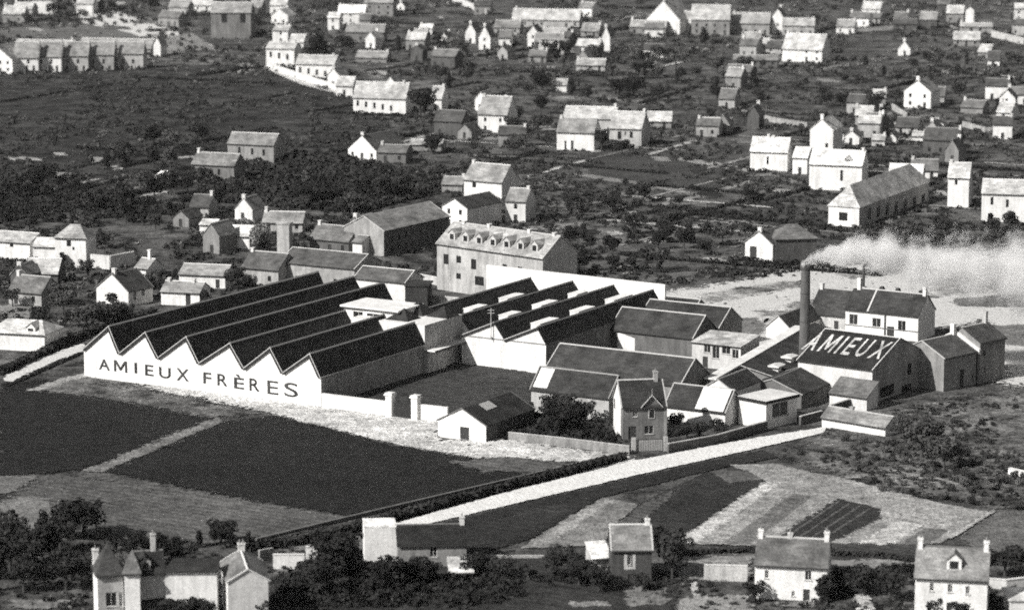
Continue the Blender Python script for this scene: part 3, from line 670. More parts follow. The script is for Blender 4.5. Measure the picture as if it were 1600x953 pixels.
MB().poly([(p[0], -.02, .05), (q[0], -.02, .05), (q[0], -.02, 3.3), (p[0] + 1.6, -.02, 3.9), (p[0], -.02, 4.2)]).build('sunlit_patch', M('wall', .82), r_, fix=False)  # patch of sunlight painted white on the shadowed front wall
house('store_building', 'grey slate store standing second from the dusty open ground', (997, 533), 1122, -30.5, 11, 500, 468, 'x', .25, .035, 'store', verge=True, ridge=.4)
house('store_building', 'narrow store roof rearmost of the three slate stores', (1016, 510), 1080, -30.5, 8, 485, 462, 'x', .4, .04, 'store', verge=True, ridge=.4)
house('office', 'small two storey building with pale sloping roof beside the slate stores', (1081, 572), 1157, -30.5, 8.4, 534, None, 'x', .62, .42, 'house', mono=.9, fine=True,
      win=[('f', 1100, 537, 1110, 551), ('f', 1128, 541, 1141, 553), ('f', 1113, 541, 1124, 560), ('f', 1144, 546, 1154, 560), ('f', 1098, 557, 1106, 575, 'd')])
# white roofed passage running up to the boiler house
PA, PB = G(1108, 590, 5.2), G(1248, 509, 5.2)
PA = np.array([PA[0], PA[1], 0]); pa = math.atan2(PB[1] - PA[1], PB[0] - PA[0]); pL = float(np.hypot(*(PB - PA)[:2]))
ps = tag(empty('covered_passage', PA, pa), 'long narrow passage with flat white roof running up towards the chimney stack', 'passage')
MB().box(0, pL, -1.2, .6, 0, 4.9).build('wall', M('wall', .1), ps); MB().box(-.2, pL + .2, -1.5, .9, 4.902, 5.2).build('roof', M('wall', .8), ps)
# boiler house: one long roof falling to the right from the passage
bf = Frame(PA, pa); q0 = bf.at_z(1156, 569, 5.2); ba = tag(empty('boiler_house', PA, pa), 'dark roofed boiler house beside the flat white passage', 'factory')
bw = 8.5; P = bf.W(q0[0], -1.3 - bw, 0); hl = max(2.2, HGT(P, 594)); x0, x1 = q0[0], pL + 6
mb = MB().poly([(x0, -1.3, 0), (x0, -1.3 - bw, 0), (x0, -1.3 - bw, hl), (x0, -1.3, 4.85)]).poly([(x0, -1.3 - bw, 0), (x1, -1.3 - bw, 0), (x1, -1.3 - bw, hl), (x0, -1.3 - bw, hl)]).poly([(x1, -1.3, 0), (x1, -1.3, 4.85), (x1, -1.3 - bw, hl), (x1, -1.3 - bw, 0)])
mb.build('wall', M('wall', .25), ba, fix=False)
MB().prism([(-1.52, 4.85), (-1.3 - bw - .3, hl - .06), (-1.3 - bw - .3, hl + .1), (-1.52, 5.0)], x0 - .3, x1, 'x').build('roof', M('roof', .035), ba)
MB().prism([(-1.52, 5.003), (-1.3 - bw - .3, hl + .103), (-1.3 - bw - .3, hl + .2), (-1.52, 5.1)], x0 - .34, x0 - .1, 'x').build('verge', M('plain', .5), ba)
house('gable_store', 'white gabled store with dark roof left of the chimney stack', (1197, 528), 1234, -30.5, 16, 510, 494, 'y', .8, .05, 'store', verge=True, ridge=.4)
house('engine_house', 'low dark roofed hall between the chimney stack and the flat-roofed lodge', (1160, 628), 1252, -30.5, 15, 606, 593, 'y', .2, .04, 'factory', verge=True, ridge=.35)
for (px, py, top, lab) in ((1213, 606, 568, 'white roof ventilator with flat cap, nearer the lodge'), (1233, 592, 554, 'white roof ventilator with flat cap, close to the chimney stack')):
    P = G(px, py); h = HGT(P, top); v = tag(empty('roof_ventilator', P, FA + 1.57), lab, 'ventilator', 'ventilators on the engine house')
    MB().box(-.8, .8, -.7, .7, 0, h - .7).build('shaft', M('wall', .78), v)
    MB().prism([(-1.1, h - .55), (1.1, h - .55), (1.3, h - .25), (0, h), (-1.3, h - .25)], -1.5, 1.5, 'x').build('cap', M('wall', .7), v)
house('lodge', 'flat-roofed lodge with white left wall, grey right wall and a wide dark window', (1154, 662), 1196.5, -45, 8.8, 623, None, 'x', .8, .72, 'house', flat=True, ov=.35, fascia=.55, fine=True, win=[('r', 1207, 631, 1231, 647)])
house('gable_hall', 'white pedimented gable rising behind the white roof panel', (1098, 645), 1144, -30.5, 12, 606, 593, 'y', .8, .035, 'hall', verge=True, ridge=.4)
house('low_shed', 'low shed right of the gatehouse with a white glazed panel on its roof', (1040, 656), 1133, -30.5, 7, 632, 599, 'x', .75, .035, 'shed', verge=True, ridge=.35, panel=(.5, .97, .02, .97))
gh = house('gatehouse', 'two storey gatehouse with dark stone front, white left gable and cross gable', (972, 687), 1040, 9, 8.4, 635.5, 594.6, 'x', .22, .03, 'house', verge=True, ridge=.4, left=.82, fine=True, chim=[(.86, 1.6, 1.1, .45)],
      win=[('f', 982, 666, 994, 687, 'd'), ('f', 1007, 665, 1021, 678), ('f', 989, 640, 996, 651)])
r_, f_, W_, D_, he_, zr_ = gh
q = f_.at_s(960.5, 630, 0); MB().box(-.06, -.01, q[1] - .45, q[1] + .45, q[2] - .9, q[2] + .9).build('window', glass(), r_)
gc = f_.at_t(1018, 640, 0)[0]; gwd = 1.75; gtn = (zr_ - he_) / (D_ / 2); gz = 1.95
MB().poly([(gc - gwd, -.03, he_ - .1), (gc + gwd, -.03, he_ - .1), (gc, -.03, he_ + gz)]).build('cross_gable', M('wall', .2), r_, fix=False)
for sg in (-1, 1): MB().prism([(gc + sg * (gwd + .25), he_ - .3), (gc, he_ + gz), (gc, he_ + gz + .16), (gc + sg * (gwd + .25), he_ - .14)], -.35, gz / gtn + .3, 'y').build('gable_roof', M('roof', .03), r_)
for sg in (-1, 1): MB().prism([(gc + sg * (gwd + .27), he_ - .34), (gc + sg * .001, he_ + gz - .02), (gc + sg * .001, he_ + gz + .2), (gc + sg * (gwd + .27), he_ - .1)], -.45, -.352, 'y').build('verge', M('plain', .5), r_)
MB().tube((gc, -.4), .06, .02, he_ + gz + .201, he_ + gz + 1.3, 6).build('finial', M('plain', .4), r_)
P = f_.at_t(1018, 646, 0); mb = MB().box(P[0] - .6, P[0] + .6, -.12, -.02, P[2] - .9, P[2] + .9); wn_ = mb.build('window', M('plain', .5), r_); MB().box(P[0] - .45, P[0] + .45, -.14, -.125, P[2] - .75, P[2] + .75).build('pane', glass(), wn_)
for c in (0, W_): MB().box(c - .25, c + .22, -.06, -.005, 0, he_ - .1).build('quoin', M('wall', .35), r_)
Pg = G(990, 706); fg = tag(empty('wooden_gate', Pg, R(8)), 'weathered wooden gate between two pale posts before the gatehouse', 'gate')
gw = Frame(Pg, R(8)).x_at(1040)
for k in range(11): MB().box(.5 + (gw - 1) * k / 11, .5 + (gw - 1) * (k + .82) / 11, -.03, .03, .1, 2.1).build('picket', M('plain', .3), fg)
for x in (0, gw): MB().box(x - .35, x + .35, -.35, .35, 0, 2.6).build('post', M('wall', .55), fg)
low_wall('garden_wall', 'grey garden wall along the apron left of the gatehouse', [(795, 688), (880, 697), (984, 710)], 1.5, .4, .3, cap=.5)
low_wall('garden_wall', 'dark roadside wall between the wooden gate and the lodge', [(1044, 708), (1120, 694), (1184, 676), (1198, 672)], 1.7, .4, .12, cap=.5)
low_wall('garden_wall', 'roadside wall between the lodge and the long low hut', [(1250, 664), (1284, 655)], 1.6, .4, .15, cap=.6)
low_wall('garden_wall', 'dark wall with pale coping behind the long low hut', [(1297, 648), (1342, 634)], 1.8, .4, .1, cap=.55)
# AMIEUX hall
Aa = (1246, 614)
hall = house('lettered_hall', 'big dark gabled hall with AMIEUX in pale letters on its roof', Aa, 1362, -36, 21, 562, None, 'x', .66, .02, 'factory', rr=529, verge=True, ridge=.5)
r_, f_, W_, D_, he_, zr_ = hall
# the right gable has a darker wall tone than the front
MB().poly([(W_ + .02, 0, 0), (W_ + .02, D_, 0), (W_ + .02, D_, he_), (W_ + .02, D_ / 2, zr_ - .02), (W_ + .02, 0, he_)]).build('gable_wall', M('wall', .36), r_, fix=False)
def gable_open(x0, y0, x1, y1, name):
    p, q = f_.at_s(x0, y0, W_), f_.at_s(x1, y1, W_); z0, z1 = sorted((q[2], p[2])); m = (z0 + z1) / 2; h = max(.5, (z1 - z0) / 2)
    c = f_.at_s((x0 + x1) / 2, (y0 + y1) / 2, W_)
    o = MB().box(W_ + .025, W_ + .06, p[1], q[1], c[2] - h, c[2] + h).build(name, M('plain', .02), r_)
    MB().box(W_ + .025, W_ + .16, p[1] - .15, q[1] + .15, c[2] - h - .22, c[2] - h - .003).box(W_ + .025, W_ + .14, q[1] + .003, q[1] + .2, c[2] - h, c[2] + h).build('surround', M('wall', .5), o)
gable_open(1418, 569, 1423.5, 584, 'window'); gable_open(1375, 606, 1396, 615, 'window'); gable_open(1438, 590, 1459, 598, 'window'); gable_open(1409, 603, 1423, 621, 'door')
tn = (zr_ - he_) / (D_ / 2); pn = np.array([0, -tn, 1]); pp = np.array([0, 0, he_ + .19])
def slope(px, py): return f_.at_plane(px, py, pp, pn)
hl = [('A', 1252, 1281), ('M', 1281, 1306), ('I', 1305.5, 1311), ('E', 1320, 1334), ('U', 1339, 1356), ('X', 1368, 1378)]
ya, yb = D_ / 2 * .30, D_ / 2 * .84
X1 = slope(1375, 559)[0]; X0 = X1 - 17.2
spec = [('A', 0, 2.6), ('M', 3.5, 6.3), ('I', 7.2, 7.65), ('E', 8.7, 10.4), ('U', 11.4, 13.5), ('X', 14.6, 17.2)]
for ch, u0, u1 in spec:
    glyph(ch, 'roof_letter', M('roof', .42), r_, lambda u, v, d: (X0 + u0 + (u1 - u0) * u, ya + (yb - ya) * v, he_ + tn * (ya + (yb - ya) * v) + .175 + .05 * d), weight=.008)
lt_root = house('lean_to', 'small lean-to with grey roof against the white front of the lettered hall', (1296, 634), 1354, -36, 4.2, 613, None, 'x', .7, .13, 'shed', mono=2.2)
house('side_building', 'lower dark building with white parapet and chimney right of the lettered hall', (1474, 612), 1524, 44, 11, 560, 533, 'x', .3, .07, 'factory', verge=True, ridge=.45,
      win=[('f', 1500, 577, 1506, 600, 'd'), ('f', 1517, 584, 1521, 594)], chim=[(.98, 2.2, .9, .75)])
r_, f_, W_, D_, he_, zr_ = HOUSES[-1][0], None, *HOUSES[-1][1:]
MB().prism([(-.5, he_ - .6), (D_ / 2, zr_ - .2), (D_ + .5, he_ - .6), (D_ + .5, he_ + .4), (D_ / 2, zr_ + .8), (-.5, he_ + .4)], W_ + .25, W_ + .8, 'x').build('parapet', M('wall', .8), r_)
house('end_building', 'dark end building with tall chimney at the right edge of the works', (1530, 600), 1569, 44, 9, 536, 512, 'x', .26, .05, 'factory', ridge=.45, win=[('f', 1536, 547, 1540, 556), ('f', 1536, 574, 1540, 582)], chim=[(.9, 2.4, .9, .55)])
house('manager_house', 'white two storey house with dark roof and band course behind the lettered hall', (1320.6, 522), 1434, -30.5, 9, 482, 450, 'x', .82, .04, 'house', ridge=.4, fine=True, chim=[(.07, 2.3, 1.0, .8), (.97, 1.7, 1.0, .8)],
      win=[('f', 1327, 491, 1340, 507), ('f', 1363, 497, 1376, 511), ('f', 1403, 501, 1415, 516), ('f', 1386, 510, 1397, 530, 'd')])
r_, W_, D_, he_, zr_ = HOUSES[-1]
MB().box(-.05, W_ + .05, -.1, -.005, he_ * .36, he_ * .36 + .2).build('band_course', M('plain', .15), r_)
MB().box(W_ * .54, W_ * .54 + .3, -.2, -.105, 0, he_ - .2).build('downpipe', M('plain', .06), r_)
tn = (zr_ - he_) / (D_ / 2); MB().prism([(-.3, he_ - .3 * tn + .17), (D_ / 2, zr_ + .17), (D_ / 2, zr_ + .26), (-.3, he_ - .3 * tn + .26)], W_ * .3, W_ * .3 + .35, 'x').build('party_ridge', M('plain', .5), r_)
MB().tube((W_ * .12, D_ / 2), .3, .28, zr_ + .5, zr_ + 5, 10).build('stove_pipe', M('plain', .06), r_)
for u in (.36, .58, .9): MB().prism([(W_ * u - .6, zr_ + .1), (W_ * u + .6, zr_ + .1), (W_ * u + .3, zr_ + .75), (W_ * u - .3, zr_ + .75)], D_ / 2 + .3, D_ / 2 + 1.1, 'y').build('rear_dormer', M('plain', .05), r_)
house('side_wing', 'dark roofed wing left of the white manager house', (1264, 512), 1320, -30.5, 11, 488, 450, 'x', .6, .045, 'house', ridge=.3, win=[])
house('long_hut', 'low white hut with pale roof beside the end of the white road', (1284, 667), 1383, -40, 4.8, 651, 635, 'x', .8, .2, 'hut', chim=[(.36, .7, .6, .35)], ridge=.35)

# ------------------------------------------------------------------ behind the works
ms = house('mansard_house', 'large pale three storey house with mansard roof and a row of dormers', (683, 452), 848, -41, 12, 380, 347, 'x', .5, .3, 'house', verge=True, ridge=.4, chim=[(.1, .6, 1, .7), (.34, .7, 1, .7), (.72, .7, 1, .7), (.95, .7, 1, .7)],
      win=[('f', 693, 397, 701, 413), ('f', 713, 400, 720.5, 411), ('f', 736, 405, 744, 421), ('f', 713, 427, 720, 436), ('f', 742, 432, 756, 446), ('f', 785, 413, 792, 417.5), ('f', 809, 417, 816, 420)],
      dorm=[(.11, 2, 1.7, 1.2, .6), (.24, 2, 1.7, 1.2, .6), (.37, 2, 1.7, 1.2, .6), (.5, 2, 1.7, 1.2, .6), (.63, 2, 1.7, 1.2, .6), (.76, 2, 1.7, 1.2, .6), (.89, 2, 1.7, 1.2, .6)])
house('long_building', 'long shaded building with light grey roof left of the mansard house', (600, 401), 702, 57, 12, 361, 338, 'x', .15, .2, 'building', verge=True, left=.4,  # wall tones carry the shaded front and the lit left gable
      win=[('f', 610 + 11 * k, 368 - 3.2 * k, 614 + 11 * k, 378 - 3.2 * k) for k in range(8)] + [('f', 610 + 11 * k, 385 - 3.2 * k, 614 + 11 * k, 394 - 3.2 * k) for k in range(8)])
house('cottage', 'small house with twin gables in front of the long shaded building', (535, 392), 572, -30, 8, 368, 340, 'y', .4, .2, 'house', chim=[(.1, 1)])
house('cottage', 'low cottage with brownish slate roof left of the twin gabled house', (484, 392), 545, -30, 8, 372, 350, 'x', .15, .13, 'house', chim=[(.05, 1)])
house('cottage', 'tiny cottage with grey roof below the twin gabled house', (551, 400), 566, -30, 6, 378, 368, 'x', .75, .16, 'house')
house('gabled_house', 'house with white gable and dark roof behind the mansard house', (691, 354), 730, -36, 15, 322, 311, 'y', .8, .045, 'house', verge=True)
house('gabled_house', 'house with white front and light roof above the dark roofed gable', (725, 306), 784, -32, 9, 280, 254, 'x', .75, .25, 'house', win=[('f', 738, 285, 744, 293)])
house('gabled_house', 'house with grey roof and narrow lit front right of the dark roofed gable', (790, 347), 821, -16, 10, 314, 294, 'x', .72, .22, 'house', chim=[(.9, .8)])
house('row_house', 'long low grey roofed building behind the saw-toothed shed', (437, 442), 554, -29, 12, 409, 387, 'x', .42, .085, 'house', verge=True, ridge=.45)
house('row_house', 'short grey roofed building left of the long grey roofed one', (378, 442), 435, -27, 9, 417, 392, 'x', .45, .09, 'house', ridge=.4)
house('row_house', 'small grey roofed shed with lit front just behind the saw-tooth ridges', (554, 468), 633, -29, 8, 434, 416, 'x', .7, .1, 'shed', verge=True, ridge=.5)
house('dark_hut', 'dark flat square hut behind the white flat-roofed block', (634, 482), 668, -8, 6, 447, None, 'x', .05, .03, 'hut', flat=True)
house('tower', 'pale square water tower among blossoming trees', (433, 398), 452, -12, 3, 351, None, 'x', .5, .4, 'tower', flat=True, ov=.15)
low_wall('garden_wall', 'pale low wall between the dark hut and the mansard house', [(670, 476), (725, 482)], 2.2, .4, .55)
low_wall('garden_wall', 'pale yard wall right of the long grey roofed building', [(640, 437), (690, 447)], 1.8, .4, .6)

# ------------------------------------------------------------------ left edge
house('farmhouse', 'long white house with light roof at the left edge', (-14, 403), 47, -22, 9, 376, 361, 'x', .8, .38, 'house', win=[('f', 15, 377, 21, 386)])
house('tower_house', 'white house with steep hipped roof at the left behind a small dark tree', (87, 418), 135, -10, 8, 371, 350, 'x', .82, .33, 'house', hip=2.6, win=[('f', 104, 376, 111, 385), ('f', 113, 386, 116.5, 391)])
house('side_wing', 'low white wing of the steep roofed white house', (52, 414), 87, -10, 7, 385, 372, 'x', .78, .5, 'house', win=[('f', 79, 383, 86, 389)])
low_wall('garden_wall', 'white garden wall right of the steep roofed white house', [(136, 418), (172, 421), (210, 414)], 3.2, .4, .7)
house('villa', 'white villa with dark roof and corner windows left of the saw-tooth shed', (151, 472), 201, -36, 8, 449, 428, 'y', .8, .05, 'house', verge=True, chim=[(.1, 1.2)], win=[('r', 208, 452, 213, 468), ('r', 221, 445, 226, 461)])
house('cottage', 'tiny cottage with tall white chimney behind the dark roofed villa', (211, 430), 231, -30, 6, 418, 403, 'x', .75, .22, 'house', chim=[(.6, 2.2, .9, .8)], win=[('f', 228, 420, 233, 430, 'd')])
house('cottage', 'low white cottage with grey roof beside the saw-tooth shed', (252, 476), 312, -14, 7, 455, 439, 'x', .82, .26, 'house', chim=[(.08, .8), (.72, .8)], win=[('f', 290, 458, 298, 474, 'd')])
house('cottage', 'grey roofed cottage with white end behind the low white cottage', (280, 448), 352, -14, 8, 428, 412, 'x', .75, .24, 'house')
house('farmhouse', 'white hipped house with round dormer at the left edge', (-18, 545), 70, -16, 9, 518, 497, 'x', .8, .5, 'house', hip=2.5, dorm=[(.74, 2, 1, .5)])
house('cottage', 'tiny white cottage among trees left of the pale tower', (312, 364), 337, -12, 6, 351, 343, 'x', .82, .6, 'house')
house('cottage', 'white cottage with pale roof beside the pale tower', (350, 389), 390, -12, 7, 368, 352, 'x', .8, .5, 'house', win=[('f', 366, 370, 370, 382, 'd')])
house('ruined_house', 'pale half-ruined house with patchy walls on the dark slope', (300, 284), 366, -20, 8, 256, 238, 'x', .22, .17, 'house', win=[('f', 318, 262, 322, 272), ('f', 340, 264, 344, 274)])
house('ruined_house', 'pale tall house with worn walls at the edge of the wood', (356, 254), 428, -18, 8, 224, 207, 'x', .35, .2, 'house', win=[('f', 372, 230, 376, 240), ('f', 392, 232, 396, 242), ('f', 410, 234, 414, 244)])
house('barn', 'small bright white barn alone on the dark slope', (246, 291), 274, 14, 6, 281, 267, 'x', .82, .8, 'barn', hip=1.5)
low_wall('field_wall', 'white wall end below the small bright barn', [(228, 293), (248, 289)], 1.2, .4, .8)

# ------------------------------------------------------------------ far districts
house('terrace', 'white gable end of the far terrace at the left edge', (-30, 114), 20, -20, 14, 92, 72, 'y', .8, .25, 'house')
for k, (x, lab) in enumerate(((22, 'white fronted house of the far terrace nearest the left edge'), (58, 'second white house of the far terrace with dark doors'), (100, 'third house of the far terrace, partly behind trees'), (140, 'fourth house of the far terrace with dark windows'), (186, 'last house of the far terrace at its right end'))):
    house('terrace', lab, (x, 114 - k * 1.5), x + 38, -2, 9, 90 - k * 1.5, 66, 'x', (.75, .8, .45, .4, .5)[k], .22, 'house', group='houses of the far terrace', chim=[(.95, 1)],
          win=[('f', x + 4, 93, x + 8, 100), ('f', x + 20, 93, x + 24, 100), ('f', x + 3, 103, x + 7, 113, 'd'), ('f', x + 18, 103, x + 22, 113, 'd'), ('f', x + 29, 103, x + 33, 113, 'd')])
house('warehouse', 'tall white building at the top left edge', (52, 22), 82, -4, 10, 0, -2, 'x', .8, .3, 'building', win=[])
house('warehouse', 'tall white gabled barn beside the bright far road', (120, 22), 145, -10, 8, 6, -3, 'x', .7, .4, 'barn')
house('far_house', 'grey house with two dark windows right of the bright far road', (330, 60), 392, -4, 12, 20, 4, 'x', .22, .26, 'house', win=[('f', 346, 22, 355, 36), ('f', 375, 22, 384, 36)])
for a, bx, ey, ry, ax, lab in (((424, 38), 450, 24, 15, 'y', 'white gable topmost of the street by the dark fir'), ((426, 68), 450, 48, 40, 'x', 'tall white house second from the top of the street'), ((416, 104), 460, 76, 66, 'x', 'broad white house at the bend of the street'), ((462, 120), 522, 100, 86, 'x', 'light roofed house on the street below the dark fir'),
        ((512, 136), 530, 118, 107, 'y', 'small white gable beside the light roofed street house'), ((552, 176), 634, 152, 128, 'x', 'long house with light roof and arched doors at the end of the street'), ((601, 146), 619, 132, 121, 'y', 'small white gable behind the long light roofed house'), ((672, 172), 690, 154, 135, 'x', 'narrow white house right of the big dark tree')):
    wn = [('f', a[0] + 5 + 13 * k, ey + 5 + 2 * k, a[0] + 9 + 13 * k, ey + 14 + 2 * k) for k in range(int((bx - a[0]) / 14))] if bx - a[0] > 30 else []
    house('street_house', lab, a, bx, -14 if ax == 'x' else -20, 9, ey, ry, ax, .8, .38, 'house', win=wn, chim=[(.9, .9)] if ax == 'x' else [])
for a, bx, ey, ry, wl, rf, lab in (((512, 48), 530, 28, 20, .8, .6, 'white house at the corner of the long white roof'), ((528, 38), 570, 20, 8, .75, .75, 'long white roof beside the square grey house at the top'), ((570, 26), 614, 2, -12, .3, .3, 'square grey house at the top edge'), ((540, 66), 600, 50, 38, .2, .2, 'low grey house below the square grey one'), ((655, 54), 675, 44, 38, .8, .7, 'tiny white shed right of the low grey house'),
        ((900, 112), 945, 102, 92, .5, .3, 'low pale shed in the dark gardens below the narrow gables'), ((868, 144), 885, 133, 124, .8, .3, 'tiny white cottage above the pair of joined houses'), ((1145, 105), 1215, 94, 86, .15, .17, 'long low grey roof in the far gardens'), ((1222, 56), 1272, 40, 29, .5, .35, 'grey house with white gable at the upper right'), ((1336, 196), 1364, 180, 166, .4, .4, 'pale mottled house above the cluster at the right'), ((1500, 52), 1550, 42, 36, .4, .35, 'low pale house beside the white tower at the upper right'), ((1585, 34), 1612, 14, 6, .7, .5, 'white house at the upper right corner'),
        ((835, 80), 880, 66, 52, .12, .2, 'low grey roof left of the slim white gables'), ((1080, 55), 1140, 30, 8, .3, .38, 'large light roofed house at the top right of the chapel')):
    house('far_house', lab, a, bx, -8, 8, ey, ry, 'x', wl, rf, 'house')
for a, bx, ey, ry, lab in (((727, 68), 743, 50, 37, 'left of the two slim white gables at the top'), ((748, 78), 766, 58, 41, 'right of the two slim white gables at the top'), ((689, 68), 698, 58, 52, 'tiny white gable left of the two slim gables'), ((824, 74), 841, 52, 41, 'slim white gable by itself above the dark gardens'), ((940, 80), 953, 58, 42, 'tall slim white gable left of the chapel'), ((1206, 54), 1223, 26, 14, 'tall slim white house at the upper right'), ((1508, 48), 1521, 16, 11, 'slim white tower house near the right edge'), ((1560, 172), 1586, 154, 141, 'small white gable with dark attic window near the right edge'), ((1318, 226), 1342, 214, 205, 'small bright white gable above the white cluster'), ((1386, 225), 1400, 216, 209, 'tiny white gable among the gardens at the right'), ((1454, 202), 1474, 194, 188, 'tiny white hut on the slope at the right')):
    house('gable_cottage', lab, a, bx, -14, 9, ey, ry, 'y', .8, .16, 'house', win=[('f', (a[0] + bx) / 2 - 2, ey - 3, (a[0] + bx) / 2 + 2, ey + 4)] if '1560' in str(a) else [])
house('chapel', 'tall white gabled chapel at the top of the picture', (1010, 52), 1062, -26, 16, 30, 2, 'y', .8, .3, 'chapel', chim=[(.05, 2, .8, .8)])
house('side_wing', 'low grey wing in front of the white chapel', (984, 54), 1040, -12, 8, 42, 32, 'x', .3, .3, 'house', chim=[(.03, 1.5, 1, .8)])
house('far_house', 'pale house with dark doors right of the chapel gable', (1064, 52), 1092, -12, 9, 36, 18, 'x', .5, .38, 'house', win=[('f', 1068, 40, 1073, 50), ('f', 1078, 40, 1084, 52)])
house('farmhouse', 'white fronted house with light roof left of the pair of joined houses', (747, 207), 792, -18, 11, 178, 150, 'x', .82, .26, 'house', chim=[(.03, .8)])
house('joined_house', 'white fronted house with grey roof in front of the larger pale house', (870, 234), 928, -14, 9, 206, 184, 'x', .82, .2, 'house', win=[('f', 882, 220, 885, 231, 'd'), ('f', 892, 220, 896, 230, 'd')])
house('joined_house', 'larger pale house with light roof behind the white fronted one', (952, 228), 1002, -16, 11, 200, 174, 'x', .5, .38, 'house', win=[('f', 965, 206, 971, 218), ('f', 984, 206, 989, 216), ('f', 976, 206, 978, 212)])
house('joined_house', 'long light roof linking the two joined houses at the back', (880, 208), 960, -14, 9, 184, 166, 'x', .5, .4, 'house')
house('gabled_house', 'white gabled house with dark roof on the slope above the wood', (544, 248), 588, -34, 15, 232, 212, 'y', .82, .08, 'house', chim=[(.03, 1)])
house('cottage', 'low dark cottage right of the white gabled house on the slope', (590, 254), 634, -14, 8, 238, 226, 'x', .2, .12, 'house')
house('shed', 'low pale shed above the white gabled house', (640, 236), 690, -10, 7, 226, 218, 'x', .3, .28, 'shed')
house('cluster_house', 'white house with pale roof at the left of the white cluster', (1172, 266), 1230, -16, 8, 236, 214, 'x', .8, .6, 'house', chim=[(.42, 1), (.55, .6)], win=[('f', 1198, 245, 1201, 257)])
house('cluster_house', 'tall white gabled house at the back of the white cluster', (1265, 248), 1301, -20, 12, 202, 187, 'y', .82, .5, 'house', chim=[(.03, 1.6, .9, .8)])
house('cluster_house', 'narrow white house in the middle of the white cluster', (1238, 272), 1261, -20, 8, 246, 230, 'x', .8, .6, 'house')
house('cluster_house', 'broad white house with pale roof at the right of the white cluster', (1264, 296), 1346, -18, 9, 256, 233, 'x', .8, .62, 'house', win=[('f', 1313, 266, 1317, 283)], dorm=[(.72, 2, .8, 1, .5)])
house('cluster_house', 'low shed with bright roof right of the white cluster', (1388, 290), 1440, -14, 8, 274, 256, 'x', .8, .75, 'shed')
house('cluster_house', 'small white extension right of the broad white house', (1348, 292), 1384, -14, 6, 276, 268, 'x', .7, .06, 'shed')
house('long_building', 'long hall with grey hipped roof and bright end wall at the right', (1294, 352), 1342, -27, 54, 321, 292, 'y', .82, .42, 'building', hip=4, right=.45, win=[('f', 1311, 332, 1324, 345)] + [('r', 1356 + 14 * k, 326 - 3.5 * k, 1361 + 14 * k, 342 - 3.5 * k) for k in range(9)])  # right wall toned down for its shade as well as weathering
house('white_house', 'tall white house with pale roof right of the long grey hall', (1480, 324), 1513, -14, 9, 277, 254, 'x', .8, .5, 'house', win=[('f', 1492, 281, 1496, 289)])
house('white_house', 'white house with two dark windows at the right edge', (1533, 346), 1612, -12, 10, 302, 280, 'x', .8, .4, 'house', win=[('f', 1548, 308, 1552, 320), ('f', 1572, 312, 1576, 324)])
house('gabled_house', 'white gabled house on the slope at the upper right', (1412, 168), 1454, -26, 10, 142, 126, 'y', .82, .2, 'house', chim=[(.05, 1.4, 1.2, .8)])
house('upper_house', 'long light roofed house at the upper right with bright end', (1222, 96), 1284, -26, 10, 76, 52, 'x', .8, .42, 'house')
low_wall('field_wall', 'long bright wall left of the light roofed house at the upper right', [(1160, 60), (1222, 76)], 2.5, .5, .6)
low_wall('field_wall', 'bright wall slanting down at the top beyond the slim gables', [(708, 2), (760, 24)], 2.5, .8, .7)
low_wall('field_wall', 'pale bank wall at the right edge below the slim white tower', [(1550, 58), (1600, 70)], 2.5, .8, .6)
low_wall('field_wall', 'pale wall curving down among gardens at the right', [(1504, 198), (1540, 208), (1570, 208)], 1.6, .5, .45)
low_wall('field_wall', 'short pale wall above the scattered gables at the right', [(1392, 170), (1416, 186)], 1.8, .6, .5)
low_wall('field_wall', 'pale wall below the short pale wall at the right', [(1392, 196), (1420, 212)], 1.6, .5, .45)
low_wall('field_wall', 'long low wall along the gardens above the white cluster', [(1160, 180), (1210, 192), (1262, 200)], 1.6, .5, .4)
for a, bx, ey, ry, ax, wl, rf, lab in (((22, 84), 112, 76, 62, 'x', .4, .26, 'long grey roofed row behind the far terrace'), ((124, 82), 236, 74, 60, 'x', .35, .24, 'second grey roofed row behind the far terrace'), ((240, 88), 251, 70, 58, 'y', .8, .3, 'small white gable at the right end of the far terrace'),
        ((276, 18), 330, 8, -2, 'x', .75, .5, 'pale house above the bright far road'), ((800, 42), 905, 30, 14, 'x', .45, .4, 'very long pale roofed building left of the chapel'), ((846, 60), 884, 52, 44, 'x', .4, .32, 'pale shed under the very long building'), ((772, 54), 812, 43, 32, 'x', .4, .2, 'grey roofed house right of the two slim gables'),
        ((1143, 54), 1202, 36, 20, 'x', .35, .28, 'grey house left of the tall slim white house'), ((1425, 222), 1446, 213, 206, 'x', .8, .4, 'tiny pale cottage among the gardens beneath the slope'), ((1476, 232), 1500, 222, 213, 'x', .6, .3, 'small cottage at the right below the slope walls'), ((1362, 228), 1382, 219, 211, 'x', .55, .35, 'mottled cottage beside the tiny white gable'),
        ((525, 150), 551, 134, 120, 'x', .8, .42, 'low white house joined to the long light roofed house'), ((452, 78), 474, 66, 54, 'x', .8, .45, 'white house tucked behind the dark fir'), ((422, 22), 448, 8, -4, 'x', .8, .45, 'white house at the very top of the street'), ((556, 98), 604, 90, 80, 'x', .3, .25, 'pale low house in the gardens below the square grey one'),
        ((1302, 232), 1316, 222, 215, 'x', .8, .6, 'tiny white cottage right of the tall white gable'), ((1096, 204), 1140, 194, 184, 'x', .25, .26, 'low pale roof alone in the gardens right of the joined houses'), ((690, 300), 722, 288, 276, 'x', .35, .2, 'worn cottage left of the house with light roof'), ((20, 26), 50, 14, 4, 'x', .6, .4, 'pale house left of the tall white building')):
    house('far_cottage', lab, a, bx, -12, 8, ey, ry, ax, wl, rf, 'house')
